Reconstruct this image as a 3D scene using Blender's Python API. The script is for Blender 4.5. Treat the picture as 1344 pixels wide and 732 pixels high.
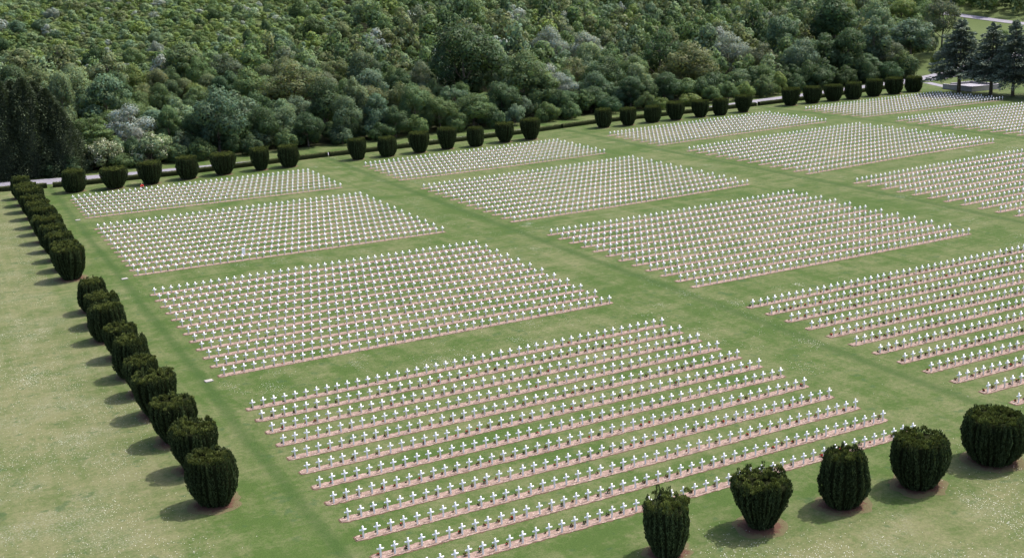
import bpy, bmesh, math, random
import numpy as np
from mathutils import Matrix, Vector

for o in list(bpy.data.objects): bpy.data.objects.remove(o)
SC = bpy.context.scene
COL = SC.collection
rng = np.random.default_rng(7)
random.seed(7)

# ------------------------------------------------------------------ camera
CX, CY, CZ = -23.005, -101.421, 37.222
YAW, PITCH, ROLL, FPX = 0.455, 0.2581, -0.0488, 1563.47      # pixels of the 1344 x 732 photograph
def cam_axes():
    f = np.array([math.sin(YAW)*math.cos(PITCH), math.cos(YAW)*math.cos(PITCH), -math.sin(PITCH)])
    r = np.array([math.cos(YAW), -math.sin(YAW), 0.0]); u = np.cross(r, f)
    c, s = math.cos(ROLL), math.sin(ROLL)
    return c*r+s*u, -s*r+c*u, f
AR, AU, AF = cam_axes()
cam_data = bpy.data.cameras.new('camera')
cam = bpy.data.objects.new('camera', cam_data); COL.objects.link(cam)
m = Matrix(((AR[0], AU[0], -AF[0], CX), (AR[1], AU[1], -AF[1], CY), (AR[2], AU[2], -AF[2], CZ), (0, 0, 0, 1)))
cam.matrix_world = m
cam_data.sensor_width = 36.0
cam_data.lens = FPX*36.0/1344.0
cam_data.clip_start = 0.5
cam_data.clip_end = 9000.0
SC.camera = cam

# ------------------------------------------------------------------ sky, sun, exposure
SUN_EL = math.radians(57.0)
SUN_AZ = math.atan2(0.99, 0.10)              # clockwise from +Y
world = bpy.data.worlds.new('World'); SC.world = world; world.use_nodes = True
wn = world.node_tree.nodes; wl = world.node_tree.links
sky = wn.new('ShaderNodeTexSky'); sky.sky_type = 'NISHITA'; sky.sun_disc = False
sky.sun_elevation = SUN_EL; sky.sun_rotation = SUN_AZ
wl.new(sky.outputs[0], wn['Background'].inputs[0]); wn['Background'].inputs[1].default_value = 0.15
sky.air_density = 1.0; sky.dust_density = 4.0; sky.ozone_density = 1.0
sun_d = bpy.data.lights.new('sun', 'SUN'); sun_d.energy = 3.15; sun_d.angle = math.radians(0.6); sun_d.color = (1.0, 0.95, 0.87)
sun = bpy.data.objects.new('sun', sun_d); COL.objects.link(sun)
sdir = Vector((math.sin(SUN_AZ)*math.cos(SUN_EL), math.cos(SUN_AZ)*math.cos(SUN_EL), math.sin(SUN_EL)))
sun.rotation_euler = sdir.to_track_quat('Z', 'Y').to_euler(); sun.location = (0, 0, 120)
SC.view_settings.view_transform = 'Standard'; SC.view_settings.look = 'None'
SC.view_settings.exposure = 1.2; SC.view_settings.gamma = 1.0
SC.view_settings.use_curve_mapping = False

# ------------------------------------------------------------------ terrain height and pixel helpers
GC = [(x, y) for x in (0, 50, 100, 150, 200) for y in (-40, 10, 60, 110)]
GW = [-0.329, -0.183, 0.115, -0.124, -0.127, 0.111, -0.382, -0.234, -0.065, -0.402, -0.343, -0.425, -0.382, 0.078, 0.954, -0.112, -0.048, 0.017, -0.333, -0.221]
def zf(x, y):
    x = np.asarray(x, float); y = np.asarray(y, float)
    z = np.zeros(np.broadcast(x, y).shape)
    for (a, b), w in zip(GC, GW): z = z + w*np.exp(-((x-a)**2+(y-b)**2)/3528.0)
    dx = np.maximum(x-238.0, 0); dy = np.maximum(y-166.0, 0)
    t = np.hypot(dx, dy)
    h = 0.135*(np.sqrt(t*t+24.0**2)-24.0)
    h = np.where(h > 46, 46+6*np.tanh((h-46)/25), h)
    und = np.minimum(t/40.0, 1.0)*(1.6*np.sin(x*0.031+y*0.017)*np.sin(y*0.027-0.9)+0.7*np.sin(x*0.09)*np.sin(y*0.075))
    return z+h+und
def z1(x, y): return float(zf(x, y))
def proj(x, y, z):
    d = np.stack([np.asarray(x, float)-CX, np.asarray(y, float)-CY, np.asarray(z, float)-CZ], -1)
    w = d@AF
    return 672+FPX*(d@AR)/w, 366-FPX*(d@AU)/w, w
def ray(px, py):
    return AF+AR*(px-672)/FPX-AU*(py-366)/FPX
def ground_at(px, py):
    v = ray(px, py); t = 60.0; step = 1.0
    while t < 2000:
        p = np.array([CX, CY, CZ])+v*t
        if p[2] < z1(p[0], p[1]): break
        t += step
    return p
def at_depth(px, yw, py=200.0):
    """ground point with world y = yw seen in picture column px"""
    for _ in range(25):
        v = ray(px, py); t = (yw-CY)/v[1]; x = CX+v[0]*t
        z = z1(x, yw); ppx, ppy, w = proj(x, yw, z)
        py = float(ppy)
    return x, yw, z, float(ppy), float(w)

# ------------------------------------------------------------------ materials
def new_mat(name):
    mt = bpy.data.materials.new(name); mt.use_nodes = True
    nt = mt.node_tree; nt.nodes.clear()
    out = nt.nodes.new('ShaderNodeOutputMaterial')
    return mt, nt, out
def N(nt, t, **kw):
    n = nt.nodes.new(t)
    for k, v in kw.items():
        if hasattr(n, k): setattr(n, k, v)
    return n
def noise(nt, vec, scale, detail=3.0, rough=0.55):
    n = nt.nodes.new('ShaderNodeTexNoise'); n.inputs['Scale'].default_value = scale
    n.inputs['Detail'].default_value = detail; n.inputs['Roughness'].default_value = rough
    if vec is not None: nt.links.new(vec, n.inputs['Vector'])
    return n.outputs['Fac']
def maprange(nt, v, a, b, c=0.0, d=1.0, smooth=True):
    n = nt.nodes.new('ShaderNodeMapRange'); n.interpolation_type = 'SMOOTHSTEP' if smooth else 'LINEAR'
    for i, q in zip(('From Min', 'From Max', 'To Min', 'To Max'), (a, b, c, d)): n.inputs[i].default_value = q
    nt.links.new(v, n.inputs['Value']); return n.outputs['Result']
def math_n(nt, op, a, b=None):
    n = nt.nodes.new('ShaderNodeMath'); n.operation = op
    for i, q in enumerate((a, b)):
        if q is None: continue
        if isinstance(q, (int, float)): n.inputs[i].default_value = q
        else: nt.links.new(q, n.inputs[i])
    return n.outputs[0]
def mix(nt, f, a, b, mode='MIX'):
    n = nt.nodes.new('ShaderNodeMix'); n.data_type = 'RGBA'; n.blend_type = mode
    if isinstance(f, (int, float)): n.inputs[0].default_value = f
    else: nt.links.new(f, n.inputs[0])
    for i, q in ((6, a), (7, b)):
        if isinstance(q, (tuple, list)): n.inputs[i].default_value = (*q[:3], 1)
        else: nt.links.new(q, n.inputs[i])
    return n.outputs[2]
def principled(nt, out, color, rough=0.8, spec=0.2, bump=None, bstr=0.3, bdist=0.05):
    b = nt.nodes.new('ShaderNodeBsdfPrincipled')
    if isinstance(color, (tuple, list)): b.inputs['Base Color'].default_value = (*color[:3], 1)
    else: nt.links.new(color, b.inputs['Base Color'])
    b.inputs['Roughness'].default_value = rough
    b.inputs['Specular IOR Level'].default_value = spec
    if bump is not None:
        bn = nt.nodes.new('ShaderNodeBump'); bn.inputs['Strength'].default_value = bstr; bn.inputs['Distance'].default_value = bdist
        nt.links.new(bump, bn.inputs['Height']); nt.links.new(bn.outputs[0], b.inputs['Normal'])
    nt.links.new(b.outputs[0], out.inputs[0]); return b

def mat_ground():
    mt, nt, out = new_mat('grass_ground')
    geo = N(nt, 'ShaderNodeNewGeometry'); pos = geo.outputs['Position']
    sep = N(nt, 'ShaderNodeSeparateXYZ'); nt.links.new(pos, sep.inputs[0]); X, Y = sep.outputs[0], sep.outputs[1]
    mp = N(nt, 'ShaderNodeMapping'); mp.inputs['Scale'].default_value = (1.0, 0.035, 1.0); nt.links.new(pos, mp.inputs[0])
    streak = noise(nt, mp.outputs[0], 0.9, 4)            # mowing lines along the aisles
    mp2 = N(nt, 'ShaderNodeMapping'); mp2.inputs['Scale'].default_value = (0.03, 1.0, 1.0); nt.links.new(pos, mp2.inputs[0])
    streak2 = noise(nt, mp2.outputs[0], 0.9, 4)
    big = noise(nt, pos, 0.045, 4, 0.6); mid = noise(nt, pos, 0.26, 6, 0.68); fine = noise(nt, pos, 2.2, 5, 0.72); tiny = noise(nt, pos, 8.0, 4, 0.8)
    # dry outer lawns: beyond the yew rows
    left = maprange(nt, X, -6.0, -13.0); front = maprange(nt, Y, -41.0, -47.0)
    dry_zone = math_n(nt, 'MAXIMUM', left, math_n(nt, 'MULTIPLY', front, 0.85))
    patch = math_n(nt, 'ADD', math_n(nt, 'MULTIPLY', big, 0.40), math_n(nt, 'MULTIPLY', mid, 0.60))
    dry = math_n(nt, 'ADD', math_n(nt, 'MULTIPLY', dry_zone, 0.52), math_n(nt, 'MULTIPLY', math_n(nt, 'SUBTRACT', patch, 0.5), 3.6))
    dry = math_n(nt, 'ADD', dry, math_n(nt, 'MULTIPLY', math_n(nt, 'SUBTRACT', streak, 0.5), 1.0))
    dry = math_n(nt, 'ADD', dry, math_n(nt, 'MULTIPLY', math_n(nt, 'SUBTRACT', streak2, 0.5), 0.9))
    dry = math_n(nt, 'ADD', dry, math_n(nt, 'MULTIPLY', math_n(nt, 'SUBTRACT', fine, 0.5), 1.5))
    dry = maprange(nt, dry, -0.30, 0.85, smooth=False)
    green = mix(nt, mid, (0.030, 0.055, 0.013), (0.051, 0.077, 0.021))
    straw = mix(nt, fine, (0.080, 0.092, 0.037), (0.126, 0.119, 0.069))
    lawn = mix(nt, dry, green, straw)
    bloom = math_n(nt, 'MULTIPLY', math_n(nt, 'MULTIPLY', maprange(nt, noise(nt, pos, 0.16, 4, 0.6), 0.46, 0.68), maprange(nt, noise(nt, pos, 7.0, 3, 0.75), 0.50, 0.68)), dry_zone)
    lawn = mix(nt, math_n(nt, 'MULTIPLY', bloom, 0.8), lawn, (0.20, 0.20, 0.165))       # clover in flower
    moss = maprange(nt, noise(nt, pos, 0.75, 3), 0.60, 0.72)
    lawn = mix(nt, math_n(nt, 'MULTIPLY', moss, 0.62), lawn, (0.030, 0.056, 0.022))
    # darker, lusher lines along the block edges (old drains)
    for xc, wd in ((53.3, 1.3), (110.6, 1.3), (165.9, 1.2), (-2.2, 1.0)):
        d = math_n(nt, 'ABSOLUTE', math_n(nt, 'SUBTRACT', math_n(nt, 'ADD', X, math_n(nt, 'MULTIPLY', big, 1.2)), xc+0.6))
        lawn = mix(nt, math_n(nt, 'MULTIPLY', maprange(nt, d, wd, 0.1), 0.6), lawn, (0.026, 0.050, 0.013))
    lawn = mix(nt, 1.0, lawn, mix(nt, tiny, (0.36, 0.36, 0.36), (1.66, 1.66, 1.66)), 'MULTIPLY')
    # rough ground outside the enclosure
    wild_y = maprange(nt, Y, 152.0, 158.0); wild_x = maprange(nt, X, 232.0, 244.0)
    wild = math_n(nt, 'MAXIMUM', wild_y, wild_x)
    scrub = mix(nt, mid, (0.045, 0.068, 0.022), (0.070, 0.098, 0.032))
    scrub = mix(nt, math_n(nt, 'MULTIPLY', fine, 0.5), scrub, (0.066, 0.070, 0.034))
    floor = mix(nt, fine, (0.016, 0.020, 0.009), (0.034, 0.036, 0.018))      # leaf litter, colour darkened for the shade under the wood
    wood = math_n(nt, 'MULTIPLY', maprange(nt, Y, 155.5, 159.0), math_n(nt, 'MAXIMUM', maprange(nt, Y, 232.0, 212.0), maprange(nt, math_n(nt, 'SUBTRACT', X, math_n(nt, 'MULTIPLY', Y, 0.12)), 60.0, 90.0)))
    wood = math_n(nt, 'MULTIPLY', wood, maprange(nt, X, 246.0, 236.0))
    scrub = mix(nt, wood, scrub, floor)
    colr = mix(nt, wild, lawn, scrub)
    h = math_n(nt, 'ADD', math_n(nt, 'MULTIPLY', fine, 0.6), math_n(nt, 'MULTIPLY', tiny, 0.4))
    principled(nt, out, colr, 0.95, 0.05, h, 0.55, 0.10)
    return mt
def mat_simple(name, c1, c2, scale, rough=0.85, spec=0.2, c3=None, s3=30.0, bump=0.25, bd=0.02, t3=(0.58, 0.68)):
    mt, nt, out = new_mat(name)
    geo = N(nt, 'ShaderNodeNewGeometry'); pos = geo.outputs['Position']
    n1 = noise(nt, pos, scale, 5, 0.65)
    c = mix(nt, maprange(nt, n1, 0.3, 0.7), c1, c2)
    n2 = noise(nt, pos, s3, 2, 0.6)
    if c3 is not None: c = mix(nt, maprange(nt, n2, *t3), c, c3)
    principled(nt, out, c, rough, spec, n2, bump, bd)
    return mt
def mat_leaf(name, transl=0.25, rough=0.55, spec=0.12, soft=0.0):
    """leaf colour: vertex colour (leaf tint) times object colour"""
    mt, nt, out = new_mat(name)
    at = N(nt, 'ShaderNodeAttribute'); at.attribute_name = 'leaf'
    oi = N(nt, 'ShaderNodeObjectInfo')
    c = mix(nt, 1.0, at.outputs['Color'], oi.outputs['Color'], 'MULTIPLY')
    p = N(nt, 'ShaderNodeBsdfPrincipled'); nt.links.new(c, p.inputs['Base Color'])
    p.inputs['Roughness'].default_value = rough; p.inputs['Specular IOR Level'].default_value = spec
    nrm_out = None
    if soft > 0:      # leaves share the lie of the bough they sit on
        an = N(nt, 'ShaderNodeAttribute'); an.attribute_name = 'bough'
        vt = N(nt, 'ShaderNodeVectorTransform'); vt.vector_type = 'NORMAL'; vt.convert_from = 'OBJECT'; vt.convert_to = 'WORLD'; nt.links.new(an.outputs['Vector'], vt.inputs[0])
        geo = N(nt, 'ShaderNodeNewGeometry'); mv = N(nt, 'ShaderNodeMix'); mv.data_type = 'VECTOR'; mv.inputs[0].default_value = soft
        nt.links.new(geo.outputs['Normal'], mv.inputs[4]); nt.links.new(vt.outputs[0], mv.inputs[5])
        nm = N(nt, 'ShaderNodeVectorMath'); nm.operation = 'NORMALIZE'; nt.links.new(mv.outputs[1], nm.inputs[0]); nrm_out = nm.outputs[0]
        nt.links.new(nrm_out, p.inputs['Normal'])
    tr = N(nt, 'ShaderNodeBsdfTranslucent'); nt.links.new(mix(nt, 1.0, c, (1.1, 1.2, 0.6), 'MULTIPLY'), tr.inputs[0])
    ms = N(nt, 'ShaderNodeMixShader'); ms.inputs[0].default_value = transl
    nt.links.new(p.outputs[0], ms.inputs[1]); nt.links.new(tr.outputs[0], ms.inputs[2]); nt.links.new(ms.outputs[0], out.inputs[0])
    return mt
M_GROUND = mat_ground()
M_STONE = mat_simple('white_cross_stone', (0.74, 0.72, 0.755), (0.86, 0.84, 0.87), 1.1, 0.8, 0.15, (0.62, 0.60, 0.62), 24.0, 0.1, 0.004)
M_GRAVEL = mat_simple('pink_gravel', (0.140, 0.096, 0.078), (0.225, 0.160, 0.136), 2.4, 0.95, 0.1, (0.36, 0.29, 0.25), 8.0, 0.7, 0.04)
M_SOIL = mat_simple('red_brown_soil', (0.066, 0.042, 0.028), (0.105, 0.068, 0.048), 1.6, 0.95, 0.1, (0.055, 0.070, 0.024), 14.0, 0.5, 0.03)
M_ROAD = mat_simple('pale_asphalt', (0.135, 0.128, 0.155), (0.165, 0.158, 0.185), 0.35, 0.8, 0.25, (0.12, 0.115, 0.13), 25.0, 0.1, 0.005)
M_SLAB = mat_simple('weathered_stone_slab', (0.20, 0.185, 0.18), (0.27, 0.25, 0.24), 2.0, 0.85, 0.2, (0.28, 0.27, 0.24), 20.0, 0.2, 0.006)
M_WALLSTONE = mat_simple('pale_terrace_stone', (0.27, 0.25, 0.24), (0.34, 0.315, 0.31), 0.8, 0.85, 0.2, (0.28, 0.26, 0.25), 12.0, 0.15, 0.01)
M_PAVE = mat_simple('terrace_paving', (0.16, 0.15, 0.178), (0.20, 0.19, 0.22), 0.7, 0.75, 0.25, (0.18, 0.17, 0.19), 9.0, 0.1, 0.006)
M_BARK = mat_simple('grey_brown_bark', (0.085, 0.07, 0.055), (0.16, 0.135, 0.11), 2.0, 0.9, 0.1, (0.05, 0.042, 0.035), 9.0, 0.5, 0.03)
M_LEAF = mat_leaf('broadleaf_foliage', 0.26, 0.6, 0.08, 0.60)
M_YEW = mat_leaf('yew_foliage', 0.10, 0.8, 0.0)
M_NEEDLE = mat_leaf('conifer_needles', 0.10, 0.6, 0.1)
M_ROSE = mat_leaf('rose_bush_foliage', 0.15)
M_DAISY = mat_simple('daisy_petals', (0.55, 0.54, 0.52), (0.68, 0.67, 0.64), 5.0, 0.8, 0.1)
M_RED = mat_simple('red_cloth', (0.52, 0.045, 0.035), (0.62, 0.06, 0.05), 6.0, 0.85, 0.1)
M_DARKCLOTH = mat_simple('dark_trousers', (0.035, 0.04, 0.06), (0.055, 0.06, 0.085), 6.0, 0.9, 0.1)
M_SKIN = mat_simple('skin', (0.46, 0.28, 0.19), (0.52, 0.33, 0.23), 8.0, 0.6, 0.3)
M_HAIR = mat_simple('fair_hair', (0.42, 0.33, 0.15), (0.52, 0.42, 0.2), 14.0, 0.7, 0.2)

# ------------------------------------------------------------------ mesh helpers
def mesh_np(name, V, F, mat, col=None, smooth=False, nrm=None):
    """V (n,3), F list of (m,k) int arrays (k = 3 or 4)"""
    me = bpy.data.meshes.new(name)
    if not isinstance(F, list): F = [F]
    F = [np.asarray(f, np.int32) for f in F if len(f)]
    V = np.asarray(V, np.float32)
    me.vertices.add(len(V)); me.vertices.foreach_set('co', V.ravel())
    loops = np.concatenate([f.ravel() for f in F]); tot = np.concatenate([np.full(len(f), f.shape[1], np.int32) for f in F])
    start = np.concatenate([[0], np.cumsum(tot)[:-1]]).astype(np.int32)
    me.loops.add(len(loops)); me.loops.foreach_set('vertex_index', loops)
    me.polygons.add(len(tot)); me.polygons.foreach_set('loop_start', start); me.polygons.foreach_set('loop_total', tot)
    if col is not None:
        at = me.attributes.new('leaf', 'FLOAT_COLOR', 'POINT')
        c = np.ones((len(V), 4), np.float32); c[:, :3] = col; at.data.foreach_set('color', c.ravel())
    if nrm is not None:
        at = me.attributes.new('bough', 'FLOAT_VECTOR', 'POINT'); at.data.foreach_set('vector', np.asarray(nrm, np.float32).ravel())
    me.update(calc_edges=True)
    if smooth: me.polygons.foreach_set('use_smooth', np.ones(len(tot), bool))
    me.materials.append(mat)
    return me
def obj(name, me, parent=None, loc=(0, 0, 0), rz=0.0, scale=(1, 1, 1)):
    o = bpy.data.objects.new(name, me); COL.objects.link(o)
    o.location = loc; o.rotation_euler = (0, 0, rz); o.scale = scale
    if parent is not None: o.parent = parent
    return o
def tag(o, label=None, cat=None, group=None, kind=None):
    if label: o['label'] = label
    if cat: o['category'] = cat
    if group: o['group'] = group
    if kind: o['kind'] = kind
    return o
class MB:
    """collects simple solids; all outward faces"""
    def __init__(s): s.V = []; s.F = []
    def add(s, vs, fs):
        b = len(s.V); s.V += [tuple(v) for v in vs]; s.F += [tuple(i+b for i in f) for f in fs]
    def box(s, c, d, rz=0.0, taper=1.0):
        cs, sn = math.cos(rz), math.sin(rz); vs = []
        for k, sc in ((-1, 1.0), (1, taper)):
            for i, j in ((-1, -1), (1, -1), (1, 1), (-1, 1)):
                x, y = i*d[0]/2*sc, j*d[1]/2*sc
                vs.append((c[0]+x*cs-y*sn, c[1]+x*sn+y*cs, c[2]+k*d[2]/2))
        s.add(vs, [(3, 2, 1, 0), (4, 5, 6, 7), (0, 1, 5, 4), (1, 2, 6, 5), (2, 3, 7, 6), (3, 0, 4, 7)])
    def tube(s, pts, rads, n=7, cap=True):
        P = [np.array(p, float) for p in pts]; rings = []
        for i, p in enumerate(P):
            d = P[min(i+1, len(P)-1)]-P[max(i-1, 0)]; d = d/(np.linalg.norm(d)+1e-9)
            a = np.cross(d, [0, 0, 1.0]) if abs(d[2]) < 0.95 else np.cross(d, [1.0, 0, 0]); a /= np.linalg.norm(a); b = np.cross(d, a)
            rings.append([p+rads[i]*(math.cos(t)*a+math.sin(t)*b) for t in np.linspace(0, 2*math.pi, n, endpoint=False)])
        vs = [v for r in rings for v in r]; fs = []
        for i in range(len(P)-1):
            for k in range(n): fs.append((i*n+k, (i+1)*n+k, (i+1)*n+(k+1) % n, i*n+(k+1) % n))
        if cap: fs += [tuple(range(n)), tuple(reversed(range((len(P)-1)*n, len(P)*n)))]
        s.add(vs, fs)
    def mesh(s, name, mat, smooth=False):
        me = bpy.data.meshes.new(name); me.from_pydata(s.V, [], s.F); me.update()
        if smooth: me.polygons.foreach_set('use_smooth', [True]*len(me.polygons))
        me.materials.append(mat); return me
def unit(a): return a/(np.linalg.norm(a, axis=-1, keepdims=True)+1e-9)
def leaves(C, D, L, W, R, fold=0.0, nrm=None):
    """rhombic leaf sprays: centre C, direction D, length L, width W; returns V, F"""
    n = len(C); D = unit(D); r = unit(R.normal(size=(n, 3))); S = unit(np.cross(D, r if nrm is None else nrm)); L = np.asarray(L).reshape(-1, 1); W = np.asarray(W).reshape(-1, 1)
    Nn = np.cross(S, D)*fold
    V = np.stack([C-D*L*0.5, C-S*W*0.5+Nn*W, C+D*L*0.5, C+S*W*0.5+Nn*W], 1).reshape(-1, 3)
    F = np.arange(4*n).reshape(-1, 4)
    return V, F
def sphere_dirs(n, R):
    return unit(R.normal(size=(n, 3)))
ORD = ['zeroth', 'first', 'second', 'third', 'fourth', 'fifth', 'sixth', 'seventh', 'eighth', 'ninth', 'tenth', 'eleventh', 'twelfth', 'thirteenth', 'fourteenth', 'fifteenth', 'sixteenth', 'seventeenth', 'eighteenth', 'nineteenth']
TENS = {2: ('twenty', 'twentieth'), 3: ('thirty', 'thirtieth'), 4: ('forty', 'fortieth'), 5: ('fifty', 'fiftieth'), 6: ('sixty', 'sixtieth'), 7: ('seventy', 'seventieth'), 8: ('eighty', 'eightieth'), 9: ('ninety', 'ninetieth')}
def ordinal(n):
    if n < 20: return ORD[n]
    if n >= 100: return 'hundred-'+(ordinal(n-100) if n > 100 else 'th')
    t, u = divmod(n, 10)
    return TENS[t][1] if u == 0 else TENS[t][0]+'-'+ORD[u]

# ------------------------------------------------------------------ ground sheet
def axis(lo, hi, a, b, fine):
    mid = np.arange(a, b+1e-6, fine); left = []; right = []; s = fine; v = a
    while v > lo: s *= 1.25; v -= s; left.append(v)
    s = fine; v = b
    while v < hi: s *= 1.25; v += s; right.append(v)
    return np.array(left[::-1]+list(mid)+right)
gx = axis(-4200, 4200, -60, 440, 4.0); gy = axis(-3000, 5200, -110, 520, 4.0)
GXX, GYY = np.meshgrid(gx, gy); GZ = zf(GXX, GYY)
nx, ny = len(gx), len(gy)
idx = np.arange(nx*ny).reshape(ny, nx)
gF = np.stack([idx[:-1, :-1], idx[:-1, 1:], idx[1:, 1:], idx[1:, :-1]], -1).reshape(-1, 4)
ground = obj('ground', mesh_np('ground', np.stack([GXX, GYY, GZ], -1).reshape(-1, 3), gF, M_GROUND, smooth=True))
tag(ground, 'wide mown cemetery lawn rising into a rough green hillside', 'ground', kind='structure')

def ribbon(name, centre, widths, mat, lift, label, cat, sub=2.0):
    """flat strip that follows the terrain along a polyline"""
    C = np.array(centre, float); seg = np.hypot(*np.diff(C, axis=0).T); s = np.concatenate([[0], np.cumsum(seg)])
    t = np.linspace(0, s[-1], max(2, int(s[-1]/sub)))
    x = np.interp(t, s, C[:, 0]); y = np.interp(t, s, C[:, 1]); w = np.interp(t, s, widths)
    k = np.ones(7)/7
    if len(t) > 20:
        xp = np.pad(x, 3, mode='edge'); yp = np.pad(y, 3, mode='edge'); xs = np.convolve(xp, k, 'valid'); ys = np.convolve(yp, k, 'valid'); xs[0], ys[0], xs[-1], ys[-1] = x[0], y[0], x[-1], y[-1]; x, y = xs, ys
    tx = np.gradient(x); ty = np.gradient(y); l = np.hypot(tx, ty); nxn, nyn = -ty/l, tx/l
    cols = np.linspace(-0.5, 0.5, 5)
    Vx = x[:, None]+nxn[:, None]*w[:, None]*cols; Vy = y[:, None]+nyn[:, None]*w[:, None]*cols
    V = np.stack([Vx, Vy, zf(Vx, Vy)+lift], -1).reshape(-1, 3)
    i = np.arange(len(t)*5).reshape(-1, 5)
    F = np.stack([i[:-1, :-1], i[1:, :-1], i[1:, 1:], i[:-1, 1:]], -1).reshape(-1, 4)[:, ::-1]
    return tag(obj(name, mesh_np(name, V, F, mat)), label, cat, kind='structure')
ribbon('road', [(-70, 166), (-35, 158), (-10, 151.5), (4, 148), (20, 145.6), (40, 144.6), (100, 146.0), (150, 145.5), (172, 147.5), (200, 149.5), (225, 151.5), (245, 154.5), (275, 157), (330, 150), (420, 130)],
       [7, 7, 7, 7, 6, 3.5, 3.5, 3.5, 6, 6.5, 8, 10, 9, 7, 7], M_ROAD, 0.05, 'pale asphalt road curving behind the far hedge', 'road')
ribbon('path', [(229.5, 146.0), (226.5, 138.5), (223.8, 131.5)], [2.4, 2.4, 2.4], M_ROAD, 0.035, 'pale path from the road to the stone terrace', 'path', 1.0)
r0, r1, r2 = ground_at(1262, 21), ground_at(1300, 26), ground_at(1344, 32)
dirv = (r2-r1)/np.linalg.norm(r2-r1)
ribbon('hillside_road', [tuple((r0-dirv*25)[:2]), tuple(r0[:2]), tuple(r1[:2]), tuple(r2[:2]), tuple((r2+dirv*90)[:2])], [4, 4, 4, 4, 4], M_ROAD, 0.12, 'distant pale road across the hillside meadow', 'road')

# ------------------------------------------------------------------ grave blocks: rows of beds, crosses, rose bushes
B_ROW = 3.2486
COLS = {'a': 0.0, 'b': 55.965, 'c': 113.277, 'd': 168.316}
ROWS = {1: (0.0, 12), 2: (46.411, 12), 3: (93.944, 12), 4: (124.242, 7)}
graves = []          # x, y, z, block, row, index, px, py, depth
def bed_mesh(x0, x1, y0, y1, lift, seed, jig):
    R = np.random.default_rng(seed); n = int((x1-x0)/0.22)
    x = np.linspace(x0, x1, n)
    ya = y0+R.normal(size=n)*jig; yb = y1+R.normal(size=n)*jig
    r = 0.22
    for k, f in ((0, 0.55), (1, 0.2)):
        for i in (k, n-1-k): ya[i] += r*f; yb[i] -= r*f
    cols = np.linspace(0, 1, 4); X = np.repeat(x[:, None], 4, 1); Y = ya[:, None]+(yb-ya)[:, None]*cols
    Z = zf(X, Y)+lift; Z[:, 0] -= 0.015; Z[:, -1] -= 0.015
    i = np.arange(n*4).reshape(-1, 4)
    F = np.stack([i[:-1, :-1], i[1:, :-1], i[1:, 1:], i[:-1, 1:]], -1).reshape(-1, 4)
    return np.stack([X, Y, Z], -1).reshape(-1, 3), F
BLOCKWORD = {('a', 1): 'nearest left', ('b', 1): 'nearest right', ('c', 1): 'near far-right', ('a', 2): 'second left', ('b', 2): 'second middle', ('c', 2): 'second right', ('d', 2): 'second far-right',
             ('a', 3): 'third left', ('b', 3): 'third middle', ('c', 3): 'third right', ('d', 3): 'third far-right', ('a', 4): 'rearmost left', ('b', 4): 'rearmost middle', ('c', 4): 'rearmost right', ('d', 4): 'rearmost far-right'}
seed = 100
for cb, x0 in COLS.items():
    for rb, (y0, nr) in ROWS.items():
        for r in range(nr):
            y = y0-r*B_ROW; xs = x0+np.arange(45.0)
            xs = xs+rng.normal(size=45)*0.012; ys = y+rng.normal(size=45)*0.02
            zs = zf(xs, ys); px, py, w = proj(xs, ys, zs)
            vis = (px > -60) & (px < 1404) & (py > 40) & (py < 790) & (w > 20)
            if not vis.any(): continue
            seed += 1
            sV, sF = bed_mesh(x0-0.62, x0+44.52, y-0.32, y+0.70, 0.020, seed, 0.055)
            gV, gFb = bed_mesh(x0-0.52, x0+44.45, y-0.25, y+0.64, 0.045, seed+5000, 0.042)
            bed = obj('grave_bed', mesh_np('grave_bed', gV, gFb, M_GRAVEL))
            tag(bed, f'strip of pink gravel under the {ordinal(r+1)} row from the back, {BLOCKWORD[(cb, rb)]} block', 'gravel bed', 'gravel beds under the rows of crosses', 'structure')
            ed = obj('soil_edge', mesh_np('soil_edge', sV, sF, M_SOIL), bed)
            for i in range(45):
                if vis[i] and (cb, rb, r, i) != ('a', 3, 10, 15): graves.append((xs[i], ys[i], zs[i], cb, rb, r, i, px[i], py[i], w[i]))

# cross: upright and arms in one cast piece, edges chamfered
def cross_mesh(chamfer=True):
    h, hw, aw, az0, az1, dp = 0.94, 0.060, 0.252, 0.60, 0.70, 0.034
    prof = [(-hw*1.12, -0.08), (hw*1.12, -0.08), (hw, az0), (aw, az0+0.004), (aw, az1-0.004), (hw, az1), (hw*0.97, h), (-hw*0.97, h), (-hw, az1), (-aw, az1-0.004), (-aw, az0+0.004), (-hw, az0)]
    n = len(prof)
    V = [(x, -dp, z) for x, z in prof]+[(x, dp, z) for x, z in prof]
    quads = [(0, 1, 2, 11), (11, 2, 5, 8), (2, 3, 4, 5), (10, 11, 8, 9), (8, 5, 6, 7)]
    F = [q for q in quads]+[tuple(n+i for i in q[::-1]) for q in quads]
    F += [((i+1) % n, i, n+i, n+(i+1) % n) for i in range(n)]
    return np.array(V), np.array(F)
cV, cF = cross_mesh()
def bevel(me, w):
    bm = bmesh.new(); bm.from_mesh(me)
    bmesh.ops.recalc_face_normals(bm, faces=bm.faces)
    es = [e for e in bm.edges if len(e.link_faces) == 2 and e.calc_face_angle(0) > 0.6]
    bmesh.ops.bevel(bm, geom=es, offset=w, segments=1, affect='EDGES', profile=0.5)
    bm.to_mesh(me); bm.free(); me.update()
cross_me = mesh_np('grave_cross', cV, cF, M_STONE); bevel(cross_me, 0.008)
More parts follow.
